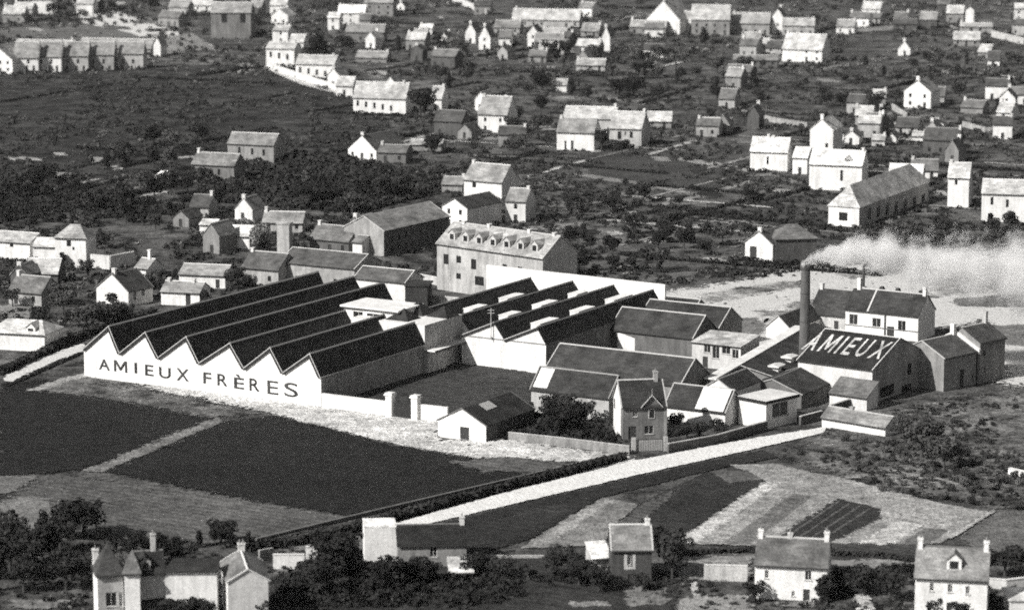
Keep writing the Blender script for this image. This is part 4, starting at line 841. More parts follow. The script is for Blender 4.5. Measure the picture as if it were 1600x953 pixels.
low_wall('street_wall', 'white wall along the curving street below the dark fir', [(418, 106), (470, 124), (553, 150)], 2.0, .5, .7)
# small buildings of the far town, each its own
ANCH = [(1030, 30, 'the white chapel'), (740, 55, 'the slim white gables'), (440, 80, 'the curving white street'), (600, 160, 'the house with arched doors'), (960, 195, 'the joined houses'), (1250, 70, 'the light roofed upper right house'), (1260, 240, 'the white cluster'), (1435, 150, 'the white gabled slope house'), (1515, 30, 'the slim white tower house'), (130, 90, 'the far terrace'), (360, 30, 'the grey house with two dark windows'), (570, 10, 'the square grey house'), (340, 390, 'the pale tower'), (1500, 290, 'the tall white house'), (300, 430, 'the low white cottages'), (110, 380, 'the steep roofed white house')]
ZON = [((560, 8, 1010, 110), 22), ((1060, 60, 1200, 170), 6), ((1290, 20, 1590, 110), 14), ((1300, 150, 1590, 240), 13), ((1000, 160, 1170, 215), 4), ((270, 330, 430, 400), 5), ((0, 5, 400, 45), 9), ((640, 170, 860, 240), 6), ((0, 395, 60, 480), 3), ((1360, 240, 1480, 280), 3)]
def hit(P, m):
    for r_, W_, D_, he_, zr_ in HOUSES:
        q = Frame(np.array(r_.location), r_.rotation_euler[2]).loc(P)
        if -m < q[0] < W_ + m and -m < q[1] < D_ + m: return True
    return False
RH = random.Random(21); SEEN = {}
for (xa, ya, xb, yb), n in ZON:
    k = tries = 0
    while k < n and tries < 400:
        tries += 1; x, y = RH.uniform(xa, xb), RH.uniform(ya, yb); s = SCL(y); gb = RH.random() < .3; wdt = RH.uniform(3.6, 5) if gb else RH.uniform(4.5, 11)
        if hit(G(x, y), 4) or hit(G(x + wdt * s, y), 4) or hit(G(x + wdt * s / 2, y), 4): continue
        wl = RH.choice((.12, .3, .45, .8, .8)); rf = RH.choice((.07, .13, .24, .4)); hh = RH.uniform(2.2, 5.0); ri = RH.uniform(1.8, 3.2)
        an = min(ANCH, key=lambda q: (q[0] - x) ** 2 + 3 * (q[1] - y) ** 2); dx, dy = x - an[0], y - an[1]
        sd = ('right of' if dx > 0 else 'left of') if abs(dx) > 2 * abs(dy) else ('below' if dy > 0 else 'behind')
        lab = ' '.join([('tall' if hh > 4 else 'low' if hh < 2.8 else 'small'), ('white' if wl > .6 else 'pale' if wl > .35 else 'grey' if wl > .2 else 'dark'), ('gabled cottage' if gb else 'long shed' if wdt > 8 else 'cottage'), 'with', ('dark' if rf < .1 else 'grey' if rf < .2 else 'light' if rf < .3 else 'pale'), 'roof', sd, an[2]])
        house('far_cottage', lab, (x, y), x + wdt * s, RH.uniform(-32, -6), RH.uniform(5.5, 8), y - hh * s * .98, -ri, 'y' if gb else 'x', wl, rf, 'house', group='small buildings of the far town'); k += 1
bn = house('barn', 'large barn with dark hipped roof and white gable left of the smoke', (1164, 404), 1207, -36, 14, 378, 362, 'y', .75, .08, 'barn', verge=True, chim=[(.04, 1)], win=[('f', 1172, 385, 1182, 404, 'd')])
house('barn', 'dark roofed cross wing of the large barn with a pale hip', (1212, 409), 1276, 10, 8, 374, 350, 'x', .1, .12, 'barn', hip=4)

# ------------------------------------------------------------------ foreground houses
mv = house('mansion_tower', 'white corner tower of the mansion with steep dark pyramid roof', (154, 978), 194, 14, 5.6, 899, 848, 'x', .5, .05, 'house', hip=2.0, left=.85, fine=True, win=[('f', 165, 925, 183, 947), ('f', 186, 925, 193, 948)])
chimney(mv[0], .3, 4.6, mv[4] - .5, mv[5] - 1.2, .8, .8, .8, 1)
tw = house('mansion_tower', 'slim white stair tower of the mansion with pointed roof', (196, 978), 220, 4, 4, 895, 858, 'x', .8, .12, 'house', hip=1.1, fine=True)
house('mansion', 'mansion with steep dark roof and dormer behind a dark veranda', (214, 972), 259, 12, 8, 897, 862, 'x', .6, .03, 'house', fine=True, chim=[(.7, 2.6, .6, .6)], dorm=[(.35, 1.5, 1.4, .5, .5)])
house('veranda', 'dark veranda roof sloping down in front of the mansion', (222, 972), 268, 6, 4, 940, None, 'x', .15, .03, 'porch', mono=2.6)
house('outbuilding', 'long white outbuilding wall joining the mansion and the gabled house', (259, 970), 340, 1, 4.5, 892, None, 'x', .78, .03, 'outbuilding', mono=.5)
house('gabled_house', 'white gabled house with light left roof slope in the foreground', (357, 976), 420, 10, 11, 909, 889.5, 'y', .62, .16, 'house', verge=True, ridge=.6, left=.85, fine=True, chim=[(.95, 1.2, 1, .7)])
low_wall('garden_wall', 'bright white garden wall right of the foreground gabled house', [(427, 888), (476, 887.5)], 2.2, .4, .8)
low_wall('garden_wall', 'second white garden wall running up to the dark trees', [(478, 881), (530, 880)], 2.7, .4, .75)
low_wall('garden_wall', 'pale stub of wall behind the foreground gabled house', [(405, 876), (426, 872)], 1.6, .4, .3)
house('white_block', 'tall blank white building at the end of the road', (570, 880), 620, 6, 5, 825, None, 'x', .85, .7, 'building', flat=True, ov=.02)
house('dark_roofed_house', 'house with black roof and grey front beside the blank white building', (622, 888), 729, 5, 8, 851, 821, 'x', .3, .02, 'house', fine=True, chim=[(.96, 1.3, .9, .7)], win=[('f', 672, 852, 683, 870)])
house('lean_to', 'small lean-to with pale roof at the corner of the black roofed house', (703, 904), 739, 6, 3.4, 894, None, 'x', .3, .5, 'shed', mono=1.3)
low_wall('garden_wall', 'pale broken wall below the blank white building', [(606, 890), (616, 900)], 1.6, .5, .5)
low_wall('garden_wall', 'thin pale wall right of the black roofed house', [(730, 872), (800, 873), (862, 873)], .5, .3, .5)
house('small_house', 'narrow dark fronted house with slate roof in the lower middle', (956, 912), 1018, 2, 7.5, 858, 820, 'x', .09, .2, 'house', fine=True, verge=True, ridge=.5, chim=[(.96, 1, .6, .75)], win=[('f', 978, 868, 986, 882), ('f', 981, 897, 990, 911, 'd')])
r_, W_, D_, he_, zr_ = HOUSES[-1]
fs_ = Frame(np.array(r_.location), r_.rotation_euler[2]); p = fs_.at_t(975, 889, 0); q = fs_.at_t(993, 866, 0)
MB().box(p[0], p[0] + .45, -.06, -.01, p[2], q[2]).box(q[0] - .45, q[0], -.06, -.01, p[2], q[2]).box(p[0] + .452, q[0] - .452, -.06, -.01, p[2], p[2] + .4).build('window_surround', M('wall', .6), r_)
house('lean_to', 'small white lean-to at the left of the dark fronted house', (926, 894), 955, 14, 4, 872, None, 'x', .6, .75, 'shed', mono=1.4)
house('farmhouse', 'long white farmhouse with slate roof and end chimneys in the foreground', (1179, 934), 1291, -11, 7.5, 880, 838, 'x', .82, .11, 'house', fine=True, ridge=.4, chim=[(.02, 1.2, .9, .85), (.45, .9, .5, .6), (.97, 1.3, .9, .85)],
      win=[('f', 1258, 891, 1268, 906), ('f', 1195, 890, 1201, 903), ('f', 1237, 923, 1242, 931), ('f', 1255, 920, 1265, 938, 'd')])
house('outbuilding', 'low white outbuilding attached to the right of the white farmhouse', (1292, 916), 1331, -11, 3.5, 893, None, 'x', .8, .16, 'outbuilding', mono=.7)
low_wall('garden_wall', 'bright garden wall left of the white farmhouse', [(1100, 906), (1168, 908)], 2.4, .4, .55)
house('villa', 'white two storey house with slate roof and central dormer at lower right', (1428.5, 966), 1541, -11, 8, 900, 853, 'x', .82, .2, 'house', fine=True, ridge=.12, chim=[(.02, 1.3, 1, .8), (.98, 1.3, 1, .8)], dorm=[(.53, 2.1, 1.6, 1.0, .8)],
      win=[('f', 1453, 910, 1459, 923), ('f', 1481, 912, 1488, 925), ('f', 1509, 915, 1515, 928), ('f', 1449, 940, 1456, 958), ('f', 1479, 941, 1487, 962, 'd'), ('f', 1507, 944, 1515, 960)])
low_wall('garden_wall', 'pale wall right of the white house with the dormer', [(1545, 918), (1572, 920), (1604, 916)], 1.4, .4, .7)
house('outbuilding', 'white outbuilding in the lower right corner', (1578, 966), 1640, 0, 6, 938, None, 'x', .8, .7, 'outbuilding', flat=True)
low_wall('garden_wall', 'short white wall at the right edge above the garden plots', [(1577, 742), (1650, 758)], 1.2, .6, .8)
#@@P4
# ------------------------------------------------------------------ trees and shrubs
def leaf_cloud(n, size, lumps, rng):
    """many small quads through the volume of a few overlapping lumps (cx,cy,cz,rx,ry,rz)"""
    wts = np.array([l[3] * l[4] * l[5] for l in lumps]); wts = wts / wts.sum(); k = rng.choice(len(lumps), n, p=wts); L = np.array(lumps)[k]
    d = rng.normal(size=(n, 3)); d /= np.linalg.norm(d, axis=1)[:, None]; r = rng.uniform(.25, 1, n) ** .45
    c = L[:, :3] + d * r[:, None] * L[:, 3:]
    nn = d + rng.normal(size=(n, 3)) * .7 + np.array([0, 0, .3]); nn /= np.linalg.norm(nn, axis=1)[:, None]
    t = np.cross(nn, rng.normal(size=(n, 3))); t /= np.linalg.norm(t, axis=1)[:, None]; b = np.cross(nn, t)
    s = size * rng.uniform(.6, 1.3, n)[:, None]
    q = np.stack([c - t * s - b * s * .6, c + t * s - b * s * .6, c + t * s * .7 + b * s * .7, c - t * s * .7 + b * s * .7], 1)
    return q.reshape(-1, 3)
def quad_mesh(name, V, mat):
    me = bpy.data.meshes.new(name); n = len(V) // 4
    me.vertices.add(len(V)); me.vertices.foreach_set('co', V.astype(np.float32).ravel())
    me.loops.add(n * 4); me.loops.foreach_set('vertex_index', np.arange(n * 4, dtype=np.int32))
    me.polygons.add(n); me.polygons.foreach_set('loop_start', np.arange(0, n * 4, 4, dtype=np.int32))
    me.materials.append(mat); me.update(calc_edges=True); return me
def crown_lumps(kind, rng):
    if kind == 'fir': return [(0, 0, .18 + .12 * k, .3 * (1 - k / 7.5), .3 * (1 - k / 7.5), .09) for k in range(7)]
    if kind == 'poplar': return [(rng.uniform(-.04, .04), rng.uniform(-.04, .04), .2 + .13 * k, .15 - .02 * abs(k - 2), .15 - .02 * abs(k - 2), .12) for k in range(6)]
    out = [(0, 0, .6, .3, .3, .26)]
    for k in range(7):
        a = rng.uniform(0, 6.28); r = rng.uniform(.2, .36); z = rng.uniform(.38, .86); out.append((r * math.cos(a), r * math.sin(a), z, rng.uniform(.12, .22), rng.uniform(.12, .22), rng.uniform(.1, .18)))
    return out
def trunk_mesh(name, rng, mat):
    mb = MB().tube((0, 0), .035, .02, 0, .5, 7)
    for k in range(4):
        a = k * 1.57 + rng.uniform(-.4, .4); p0 = np.array([0, 0, .3 + .05 * k]); p1 = np.array([.2 * math.cos(a), .2 * math.sin(a), .62 + .05 * k]); i = len(mb.v)
        for p, r in ((p0, .014), (p1, .005)):
            for j in range(4): mb.v.append((p[0] + r * math.cos(j * 1.57), p[1] + r * math.sin(j * 1.57), p[2]))
        for j in range(4): mb.f.append((i + j, i + (j + 1) % 4, i + 4 + (j + 1) % 4, i + 4 + j))
    me = bpy.data.meshes.new(name); me.from_pydata(mb.v, [], mb.f); me.materials.append(mat); me.update(); return me
TM = {}
for kind, n in (('round', 5), ('fir', 2), ('poplar', 2)):
    TM[kind] = []
    for k in range(n):
        rng = np.random.default_rng(50 + k + len(kind) * 7); lm = crown_lumps(kind, rng)
        dens = 900 if kind == 'round' else 700
        TM[kind].append({v: quad_mesh('crown', leaf_cloud(dens, .034, lm, np.random.default_rng(k)), M('leaf', v)) for v in (.022, .045, .09, .3)})
TRK = [trunk_mesh('trunk', np.random.default_rng(3 + k), M('plain', .06)) for k in range(3)]
NT = [0]
def tree(px, py, h, label, group=None, kind='round', tone=.03, name='tree', wd=1.0):
    P = G(px, py); NT[0] += 1
    t = empty(name, P, random.uniform(0, 6.28)); t.scale = (h * wd, h * wd, h); tag(t, label, 'tree', group)
    link('trunk', random.choice(TRK), t); link('crown', random.choice(TM[kind])[tone], t); return t
def inside(poly, x, y):
    c = False; j = len(poly) - 1
    for i in range(len(poly)):
        if (poly[i][1] > y) != (poly[j][1] > y) and x < (poly[j][0] - poly[i][0]) * (y - poly[i][1]) / (poly[j][1] - poly[i][1]) + poly[i][0]: c = not c
        j = i
    return c
# footprints of the houses, so that nothing grows inside a building
FOOT = []
for r_, W_, D_, he_, zr_ in HOUSES: FOOT.append((Frame(np.array(r_.location), r_.rotation_euler[2]), -.8, W_ + .8, -.8, D_ + .8))
FOOT.append((FF, -1, WL + 3, -1.5, max(LEN) + 8)); FOOT.append((F2, vx[0] - 1, vx[4] + 1, -1, zw_t + 2))
def blocked(P, m=0.0):
    for f, x0, x1, y0, y1 in FOOT:
        q = f.loc(P)
        if x0 - m < q[0] < x1 + m and y0 - m < q[1] < y1 + m: return True
    return False
# named trees
for px, py, h, lab, kind, tone, wd in (
    (497, 98, 14, 'big dark fir beside the white street', 'fir', .022, 1.5), (657, 184, 11, 'big dark rounded tree at the end of the street', 'round', .022, 1.15), (97, 420, 4.2, 'small dark conical tree before the white steep roofed house', 'poplar', .022, 1.6),
    (59, 404, 4.6, 'dark round tree between the two white houses at the left', 'round', .022, 1.0), (940, 236, 7.5, 'dark tree before the gap of the joined houses', 'round', .022, 1.0), (972, 242, 5, 'dark bush tree before the larger pale house', 'round', .022, 1.3),
    (700, 432, 6, 'dark leaning tree before the mansard house, nearer its windows', 'round', .03 if False else .022, .8), (686, 414, 5, 'dark tree at the left corner of the mansard house', 'round', .022, 1), (404, 392, 7, 'white blossoming tree beside the pale tower', 'round', .3, 1), (388, 366, 4.5, 'smaller blossoming tree left of the pale tower', 'round', .3, 1.1),
    (1440, 716, 8.5, 'dark tree right of the long low hut', 'round', .045, 1.1), (1412, 690, 5, 'bushy tree at the right end of the long low hut', 'round', .045, 1.2), (1475, 735, 6, 'spreading tree below the works at the right', 'round', .045, 1.1),
    (1320, 512, 5, 'dark tree between the manager house and its wing', 'round', .022, .8), (880, 432, 8, 'dark tree at the right end of the mansard house', 'round', .022, 1), (905, 425, 6, 'second dark tree right of the mansard house', 'round', .022, 1), (862, 428, 7, 'dark tree touching the mansard house gable', 'round', .022, .8),
    (531, 902, 8, 'large dark tree left of the blank white building', 'round', .022, 1.15), (520, 905, 7, 'dark tree behind the white garden walls', 'round', .022, 1.2), (500, 930, 6, 'dark tree below the white garden walls', 'round', .022, 1.3), (382, 965, 3.6, 'dark bush before the foreground gabled house', 'round', .022, 1.6), (408, 970, 3.4, 'small bush at the right corner of the foreground gabled house', 'round', .022, 1.2),
    (288, 972, 4, 'dark bush below the long white outbuilding wall', 'round', .022, 1.8), (318, 975, 4, 'dark bush left of the foreground gabled house', 'round', .022, 1.4), (245, 975, 3, 'dark bush before the veranda', 'round', .022, 1.6), (1050, 905, 7.5, 'dark tree right of the dark fronted house', 'round', .022, 1), (1040, 880, 6, 'dark tree behind the dark fronted house', 'round', .022, 1),
    (1286, 940, 4.5, 'dark clipped tree at the right of the white farmhouse door', 'poplar', .022, 1.6), (1180, 940, 3.2, 'low bush at the left end of the white farmhouse', 'round', .022, 1.4), (1350, 930, 5, 'dark tree in the garden between the two white houses', 'round', .022, 1.5), (1390, 940, 5.2, 'broad dark tree left of the house with the dormer', 'round', .022, 1.4), (1410, 915, 4, 'dark tree behind the house with the dormer', 'round', .022, 1.4), (1318, 930, 4, 'dark bush before the low white outbuilding', 'round', .022, 1.5),
    (1456, 966, 3.6, 'bush against the left window of the house with the dormer', 'round', .022, 1), (1500, 968, 3.2, 'bush against the right window of the house with the dormer', 'round', .022, 1.4), (1570, 900, 4.5, 'dark hedge tree at the right edge', 'round', .022, 1.6), (1594, 892, 4, 'dark tree nearest the right edge of the plots', 'round', .022, 1.6),
    (640, 912, 4, 'dark bush before the black roofed house', 'round', .022, 1.6), (668, 910, 4, 'dark bush under the window of the black roofed house', 'round', .022, 1.5), (600, 918, 5, 'dark tree before the blank white building', 'round', .022, 1.4), (740, 900, 4, 'dark bush right of the pale lean-to', 'round', .022, 1.3), (870, 900, 5, 'dark tree in the gardens left of the dark fronted house', 'round', .022, 1.3), (905, 915, 5, 'dark tree below the white lean-to', 'round', .022, 1.3), (780, 905, 3.6, 'dark shrub tree in the middle of the lower gardens', 'round', .022, 1.6),
    (936, 925, 4.2, 'dark bush before the dark fronted house', 'round', .022, 1.4), (1005, 925, 3, 'low bush at the door of the dark fronted house', 'round', .022, 1.3), (160, 452, 3, 'dark bush at the villa gable', 'round', .022, 1), (176, 482, 4, 'dark tree before the dark roofed villa', 'round', .022, 1), (320, 478, 4, 'dark tree at the right end of the low white cottage', 'round', .022, .9), (360, 452, 5, 'dark tree beside the grey roofed cottage', 'round', .022, .9), (372, 446, 4.6, 'dark tree left of the short grey roofed building', 'round', .022, .9), (1030, 380, 4, 'pale bush in the dark gardens', 'round', .09, 1)):
    tree(px, py, h, lab, None, kind, tone, name='fir_tree' if kind == 'fir' else 'tree', wd=wd)
REG = [   # (polygon, count, height range, tone choices, label, group)
    ([(0, 285), (420, 300), (560, 280), (690, 290), (560, 335), (430, 345), (300, 340), (150, 400), (0, 355)], 55, (4, 8), (.022, .022, .045), 'dark tree in the wood behind the left-hand houses', 'trees of the dark wood'),
    ([(0, 410), (150, 430), (250, 440), (240, 500), (120, 530), (0, 495)], 22, (3, 6), (.022, .045, .045), 'tree in the gardens left of the saw-tooth shed', 'trees of the left gardens'),
    ([(150, 235), (330, 220), (330, 290), (180, 295)], 14, (4, 8), (.022, .045), 'scrubby tree around the ruined pale houses', 'trees by the ruined houses'),
    ([(460, 70), (1180, 60), (1180, 160), (700, 160), (640, 110)], 45, (4, 8), (.022, .022, .045, .09), 'tree in the far gardens below the slim gables', 'trees of the far gardens'),
    ([(640, 185), (740, 160), (870, 170), (860, 230), (760, 255), (640, 250)], 16, (4, 7), (.022, .045), 'tree between the street end and the joined houses', 'trees by the joined houses'),
    ([(850, 320), (1170, 310), (1170, 400), (1040, 430), (890, 420)], 38, (3, 6), (.022, .022, .045), 'tree in the dark gardens behind the works', 'trees of the middle gardens'),
    ([(1000, 100), (1600, 100), (1600, 240), (1480, 240), (1400, 200), (1100, 200)], 40, (3.5, 7), (.022, .045, .045), 'tree on the slope at the upper right', 'trees of the right slope'),
    ([(1370, 380), (1600, 350), (1600, 400), (1420, 405)], 18, (3, 5.5), (.022, .045), 'dark tree along the lane above the smoke', 'trees above the smoke'),
    ([(790, 650), (850, 640), (950, 672), (965, 695), (880, 692), (800, 682)], 16, (3.5, 5.5), (.022, .022), 'dark tree in the gatehouse garden', 'trees of the gatehouse garden'),
    ([(1046, 672), (1120, 676), (1150, 680), (1060, 700)], 7, (2.5, 4), (.022,), 'dark tree in the yard right of the gatehouse', 'trees right of the gatehouse'),
    ([(-20, 845), (130, 835), (140, 870), (125, 935), (-20, 925)], 20, (4, 7), (.022,), 'dark tree in the grove left of the mansion', 'trees of the left grove'),
    ([(150, 845), (420, 850), (330, 880), (150, 872)], 16, (2.5, 4.5), (.022,), 'dark tree in the belt behind the mansion', 'trees behind the mansion'),
    ([(0, 5), (110, 10), (110, 35), (0, 40)], 10, (4, 7), (.022, .045), 'far tree at the top left', 'trees at the top left'),
    ([(150, 10), (330, 5), (320, 40), (200, 30)], 8, (4, 7), (.022, .045), 'far tree beside the bright road', 'trees by the bright road')]
for poly, n, (h0, h1), tones, lab, grp in REG:
    xs = [p[0] for p in poly]; ys = [p[1] for p in poly]; k = 0; tries = 0
    while k < n and tries < n * 40:
        tries += 1; x, y = random.uniform(min(xs), max(xs)), random.uniform(min(ys), max(ys))
        if not inside(poly, x, y): continue
        P = G(x, y)
        if blocked(P, 1.5): continue
        h = random.uniform(h0, h1); kd = random.choice(['round', 'round', 'round', 'round', 'poplar']); tn = random.choice(tones); wd = random.uniform(.9, 1.4)
        lb = ' '.join([('tall' if h > h0 + .66 * (h1 - h0) else 'low' if h < h0 + .33 * (h1 - h0) else ''), ('narrow' if kd == 'poplar' else 'broad' if wd > 1.15 else ''), ('dark' if tn < .03 else 'pale' if tn > .06 else ''), lab.replace('dark tree', 'tree')]).split()
        tree(x, y, h, ' '.join(lb), grp, kd, tn, wd=wd); k += 1
# planted rows of bushes below the works
for row in range(7):
    for k in range(12):
        x = 1322 + k * 24 + row * 9 + random.uniform(-5, 5); y = 690 + row * 13 + k * 3.2 + random.uniform(-2, 2)
        if x > 1610 or blocked(G(x, y), .5): continue
        o = link('bush', random.choice(TM['round'])[random.choice((.045, .09, .09))]); s = random.uniform(1.1, 2.1); P = G(x, y)
        o.location = (P[0], P[1], -.12 * s); o.scale = (s * 1.2, s * 1.2, s); o.rotation_euler = (0, 0, random.uniform(0, 6.28)); tag(o, 'rounded garden bush in the %s planted row below the works' % ('first', 'second', 'third', 'fourth', 'fifth', 'sixth', 'last')[row], 'bush', 'bushes in rows below the works')
# shrubs, garden rows and scrub that nobody could count: joined leaf masses, a piece of stuff per district
from mathutils import noise as mnoise
BL = [leaf_cloud(30, .17, [(0, 0, .35, .5, .5, .35), (.25, .1, .3, .4, .35, .3)], np.random.default_rng(k)) for k in range(8)]
def bush(P, s, flat=1.0):
    a = random.uniform(0, 6.28); c, d = math.cos(a), math.sin(a)
    V = BL[random.randrange(8)] * np.array([s, s, s * flat * random.uniform(.6, 1.1)])
    return np.stack([V[:, 0] * c - V[:, 1] * d, V[:, 0] * d + V[:, 1] * c, V[:, 2]], 1) + P
def mass(name, out, tone):
    o = link(name, quad_mesh(name, np.concatenate(out), M('leaf', tone))); o['kind'] = 'stuff'; return o
def scrub(name, poly, n, smin, smax, tone, thr=-.05, flat=1.0):
    xs = [p[0] for p in poly]; ys = [p[1] for p in poly]; out = []; tries = 0
    while len(out) < n and tries < n * 12:
        tries += 1; x, y = random.uniform(min(xs), max(xs)), random.uniform(min(ys), max(ys))
        if not inside(poly, x, y): continue
        P = G(x, y)
        if mnoise.noise(Vector((P[0] * .035, P[1] * .022, tone * 40))) + .6 * mnoise.noise(Vector((P[0] * .12, P[1] * .08, 3.1))) < thr: continue
        if blocked(P, .3): continue
        out.append(bush(P, random.uniform(smin, smax) * random.uniform(.6, 1), flat))
    return mass(name, out, tone)
far = [(-40, 0), (1640, 0), (1640, 120), (-40, 120)]
mid = [(-40, 120), (1640, 120), (1640, 300), (-40, 300)]
bak = [(-40, 300), (1640, 300), (1640, 400), (1160, 440), (1040, 446), (860, 425), (640, 440), (230, 470), (100, 560), (-40, 590)]
scrub('shrubbery', far, 2400, 1.6, 4, .04); scrub('shrubbery', far, 900, 1.3, 3.2, .13, .02)
scrub('shrubbery', mid, 4200, .9, 2.8, .03); scrub('shrubbery', mid, 1300, .8, 2.2, .12, .05)
scrub('shrubbery', bak, 3600, .8, 2.3, .028); scrub('shrubbery', bak, 700, .7, 1.9, .1, .12)
lowr = [(1310, 690), (1400, 640), (1640, 590), (1640, 800), (1500, 775), (1320, 735), (1220, 705)]
scrub('shrubbery', lowr, 900, .5, 1.6, .035); scrub('shrubbery', lowr, 300, .5, 1.3, .12, 0)
fore = [(-40, 840), (430, 850), (560, 880), (960, 880), (1060, 900), (1180, 940), (1440, 940), (1640, 900), (1640, 975), (-40, 975)]
scrub('shrubbery', fore, 900, .6, 1.8, .022, -.3); scrub('shrubbery', fore, 160, .5, 1.2, .12, 0)
scrub('woodland', [(430, 235), (540, 252), (700, 284), (690, 300), (560, 334), (430, 324), (310, 314), (320, 292)], 2600, 1.6, 4.4, .02, -.6)
scrub('woodland', [(-20, 292), (190, 306), (300, 332), (150, 352), (-20, 350)], 1300, 1.4, 3.6, .024, -.1)
scrub('shrubbery', [(800, 662), (850, 648), (948, 672), (962, 694), (880, 694), (800, 686)], 150, 1.4, 3.2, .02, -1)
scrub('woodland', [(500, 872), (570, 850), (575, 900), (740, 905), (960, 900), (955, 940), (700, 950), (440, 950), (440, 905)], 420, 1.2, 2.8, .018, -.3)
scrub('weeds', [(800, 690), (970, 712), (960, 728), (830, 722), (560, 690), (420, 650), (330, 650)], 110, .3, .9, .06, -.2, .6)
scrub('weeds', [(40, 600), (240, 622), (340, 645), (480, 650), (560, 676), (480, 672), (340, 658), (200, 640), (60, 612)], 260, .3, .9, .05, -.2, .5)
scrub('weeds', [(1100, 450), (1640, 410), (1640, 560), (1450, 500), (1180, 520)], 420, .4, 1.2, .12, .05, .5)
# hedgerows and garden rows behind the works, and planting round the foot of the houses
out = []
for k in range(95):
    x, y = random.uniform(-20, 1620), random.choice((random.uniform(0, 120), random.uniform(110, 300), random.uniform(230, 420)))
    if y > 330 and not (850 < x < 1150): continue
    P = G(x, y); a = R(random.choice((-28, -24, 58, 62)) + random.uniform(-6, 6)); n = int(random.uniform(25, 75)); s = random.uniform(.9, 1.9)
    for j in range(n):
        Q = P + np.array([math.cos(a), math.sin(a), 0]) * j * 1.1
        if not blocked(Q, .5): out.append(bush(Q, s * random.uniform(.7, 1.2)))
mass('hedgerow', out, .022)
out = []
for r_, W_, D_, he_, zr_ in HOUSES:
    f = Frame(np.array(r_.location), r_.rotation_euler[2])
    if r_.location.y < 700 and r_.location.y > 540: continue
    for k in range(int(3 + W_ * .45)):
        Q = f.W(random.uniform(-1.5, W_ + 1.5), random.uniform(-4, -1.2), 0) if random.random() < .6 else f.W(W_ + random.uniform(1, 3), random.uniform(-1, D_), 0)
        if not blocked(Q): out.append(bush(Q, random.uniform(.7, 2.0)))
mass('garden_planting', out, .025)
# the hedge along the road: one clipped hedge
def hedge(label, px, h, wd, tone, step=.7):
    P = [G(*p) for p in px]; out = []
    for p, q in zip(P[:-1], P[1:]):
        L = np.linalg.norm(q - p); n = int(L / step)
        for k in range(n):
            c = p + (q - p) * (k + random.random()) / n; V = BL[random.randrange(8)] * np.array([wd, wd, h * random.uniform(.75, 1.1)]); out.append(V + c + np.array([random.uniform(-.2, .2) * wd, random.uniform(-.2, .2) * wd, 0]))
            out.append(BL[random.randrange(8)] * np.array([wd, wd, h * .8]) + c)
    o = link('hedge', quad_mesh('hedge', np.concatenate(out), M('leaf', tone))); tag(o, label, 'hedge'); return o
hedge('long dark clipped hedge along the upper side of the white road', [(380, 862), (470, 850), (560, 829), (620, 811), (800, 762), (975, 719)], 2.4, 1.7, .022)
low_wall('field_wall', 'long pale low wall behind the clipped hedge above the road', [(400, 847), (545, 812), (800, 752), (972, 712)], .55, .4, .16)
hedge('dark hedge on the bank left of the saw-tooth shed', [(8, 606), (60, 582), (128, 552)], .7, 1.2, .022)
hedge('dark hedge behind the bright left path', [(0, 586), (60, 558), (126, 528), (240, 490)], 2.4, 2, .022)
hedge('dark hedge below the garden plots at the right', [(1290, 868), (1380, 872), (1425, 880)], 1.6, 1.5, .022)
hedge('dark garden hedge beside the white farmhouse', [(1060, 868), (1120, 864), (1175, 862)], 1.4, 1.4, .022)
# ------------------------------------------------------------------ smoke from the chimney
sm, t, b = new_mat('smoke'); t.nodes.remove(b)
N, L = t.nodes.new, t.links.new
def mth(op, a, c=None):
    x = N('ShaderNodeMath'); x.operation = op
    for i, q in enumerate((a, c)):
        if q is None: continue
        if isinstance(q, (int, float)): x.inputs[i].default_value = q
        else: L(q, x.inputs[i])
    return x.outputs[0]
PLUME = 66.0
tc = N('ShaderNodeTexCoord'); sp = N('ShaderNodeSeparateXYZ'); L(tc.outputs['Object'], sp.inputs[0]); X, Y, Z = sp.outputs
fx = mth('MAXIMUM', mth('DIVIDE', X, PLUME), .0001)
axis = mth('SUBTRACT', mth('MULTIPLY', mth('SUBTRACT', 1, mth('POWER', 2.718, mth('MULTIPLY', X, -.25))), 3.0), mth('MULTIPLY', fx, 11.0))
rad = mth('ADD', mth('MULTIPLY', mth('POWER', fx, .7), 10.5), .9)
dz = mth('SUBTRACT', Z, axis); rr = mth('DIVIDE', mth('SQRT', mth('ADD', mth('MULTIPLY', mth('MULTIPLY', Y, Y), .5), mth('MULTIPLY', dz, dz))), rad)
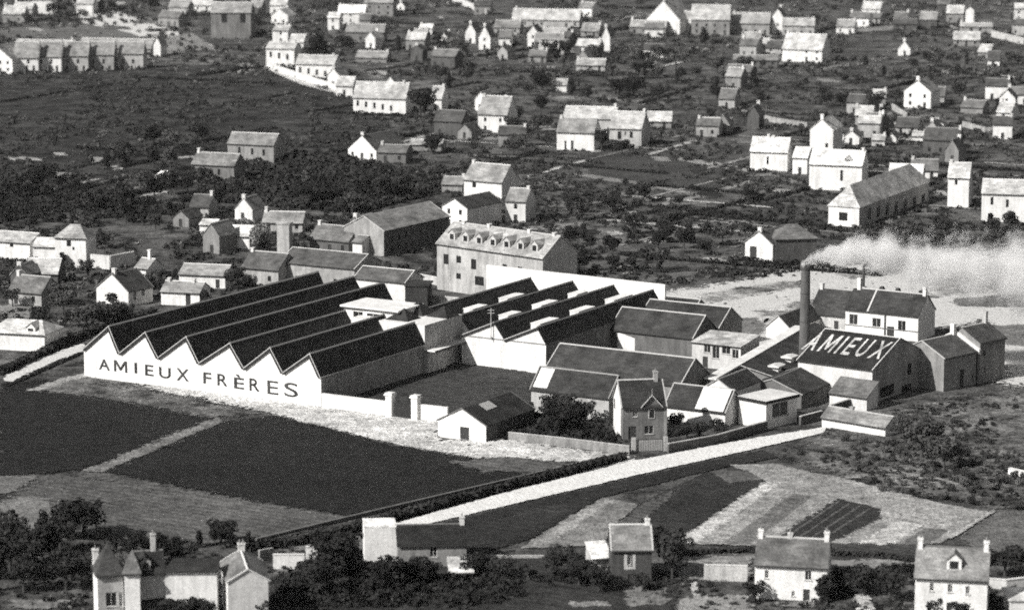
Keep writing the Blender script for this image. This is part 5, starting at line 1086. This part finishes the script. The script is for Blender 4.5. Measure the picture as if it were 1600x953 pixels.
n1 = N('ShaderNodeTexNoise'); n1.inputs['Scale'].default_value = .2; n1.inputs['Detail'].default_value = 5; n1.inputs['Roughness'].default_value = .62
L(tc.outputs['Object'], n1.inputs['Vector'])
den = mth('ADD', mth('MULTIPLY', mth('SUBTRACT', n1.outputs[0], .5), 3.4), mth('SUBTRACT', .95, mth('MULTIPLY', rr, 1.15)))
den = mth('MULTIPLY', mth('MINIMUM', mth('MAXIMUM', den, 0), 1), mth('SUBTRACT', 1.5, mth('MULTIPLY', mth('POWER', fx, .4), 1.36)))
pv = N('ShaderNodeVolumePrincipled'); pv.inputs['Color'].default_value = (.99, .985, .98, 1); pv.inputs['Anisotropy'].default_value = 0
L(den, pv.inputs['Density']); L(pv.outputs[0], t.nodes['Material Output'].inputs['Volume'])
V = []; Fc = []; nseg, nr = 30, 16
for k in range(nseg + 1):
    f = k / nseg; x = f * PLUME - .9; xx = max(x, 0); r = (.9 + 10.5 * (xx / PLUME) ** .7) * 1.5; z = 3.0 * (1 - math.exp(-.25 * xx)) - 11 * xx / PLUME
    for j in range(nr):
        a = 2 * math.pi * j / nr; V.append((x, r * math.cos(a) * 1.4, z + r * math.sin(a)))
for k in range(nseg):
    for j in range(nr): Fc.append((k * nr + j, k * nr + (j + 1) % nr, (k + 1) * nr + (j + 1) % nr, (k + 1) * nr + j))
Fc.append(tuple(range(nr))[::-1]); Fc.append(tuple(nseg * nr + j for j in range(nr)))
mb = MB(); mb.v = V; mb.f = Fc; so_ = mb.build('smoke', sm); so_['kind'] = 'stuff'; so_.location = (Pc[0], Pc[1], hc + .9); so_.rotation_euler = (0, 0, R(6))

# ------------------------------------------------------------------ the air over the town
hz, t, b = new_mat('haze'); t.nodes.remove(b); pv = t.nodes.new('ShaderNodeVolumePrincipled')
pv.inputs['Color'].default_value = (.95, .95, .95, 1); pv.inputs['Density'].default_value = .00003; pv.inputs['Anisotropy'].default_value = .3
t.links.new(pv.outputs[0], t.nodes['Material Output'].inputs['Volume'])
hb = MB().box(-2600, 2600, -60, 3200, -1, CAMZ + 12).build('haze', hz); hb['kind'] = 'stuff'
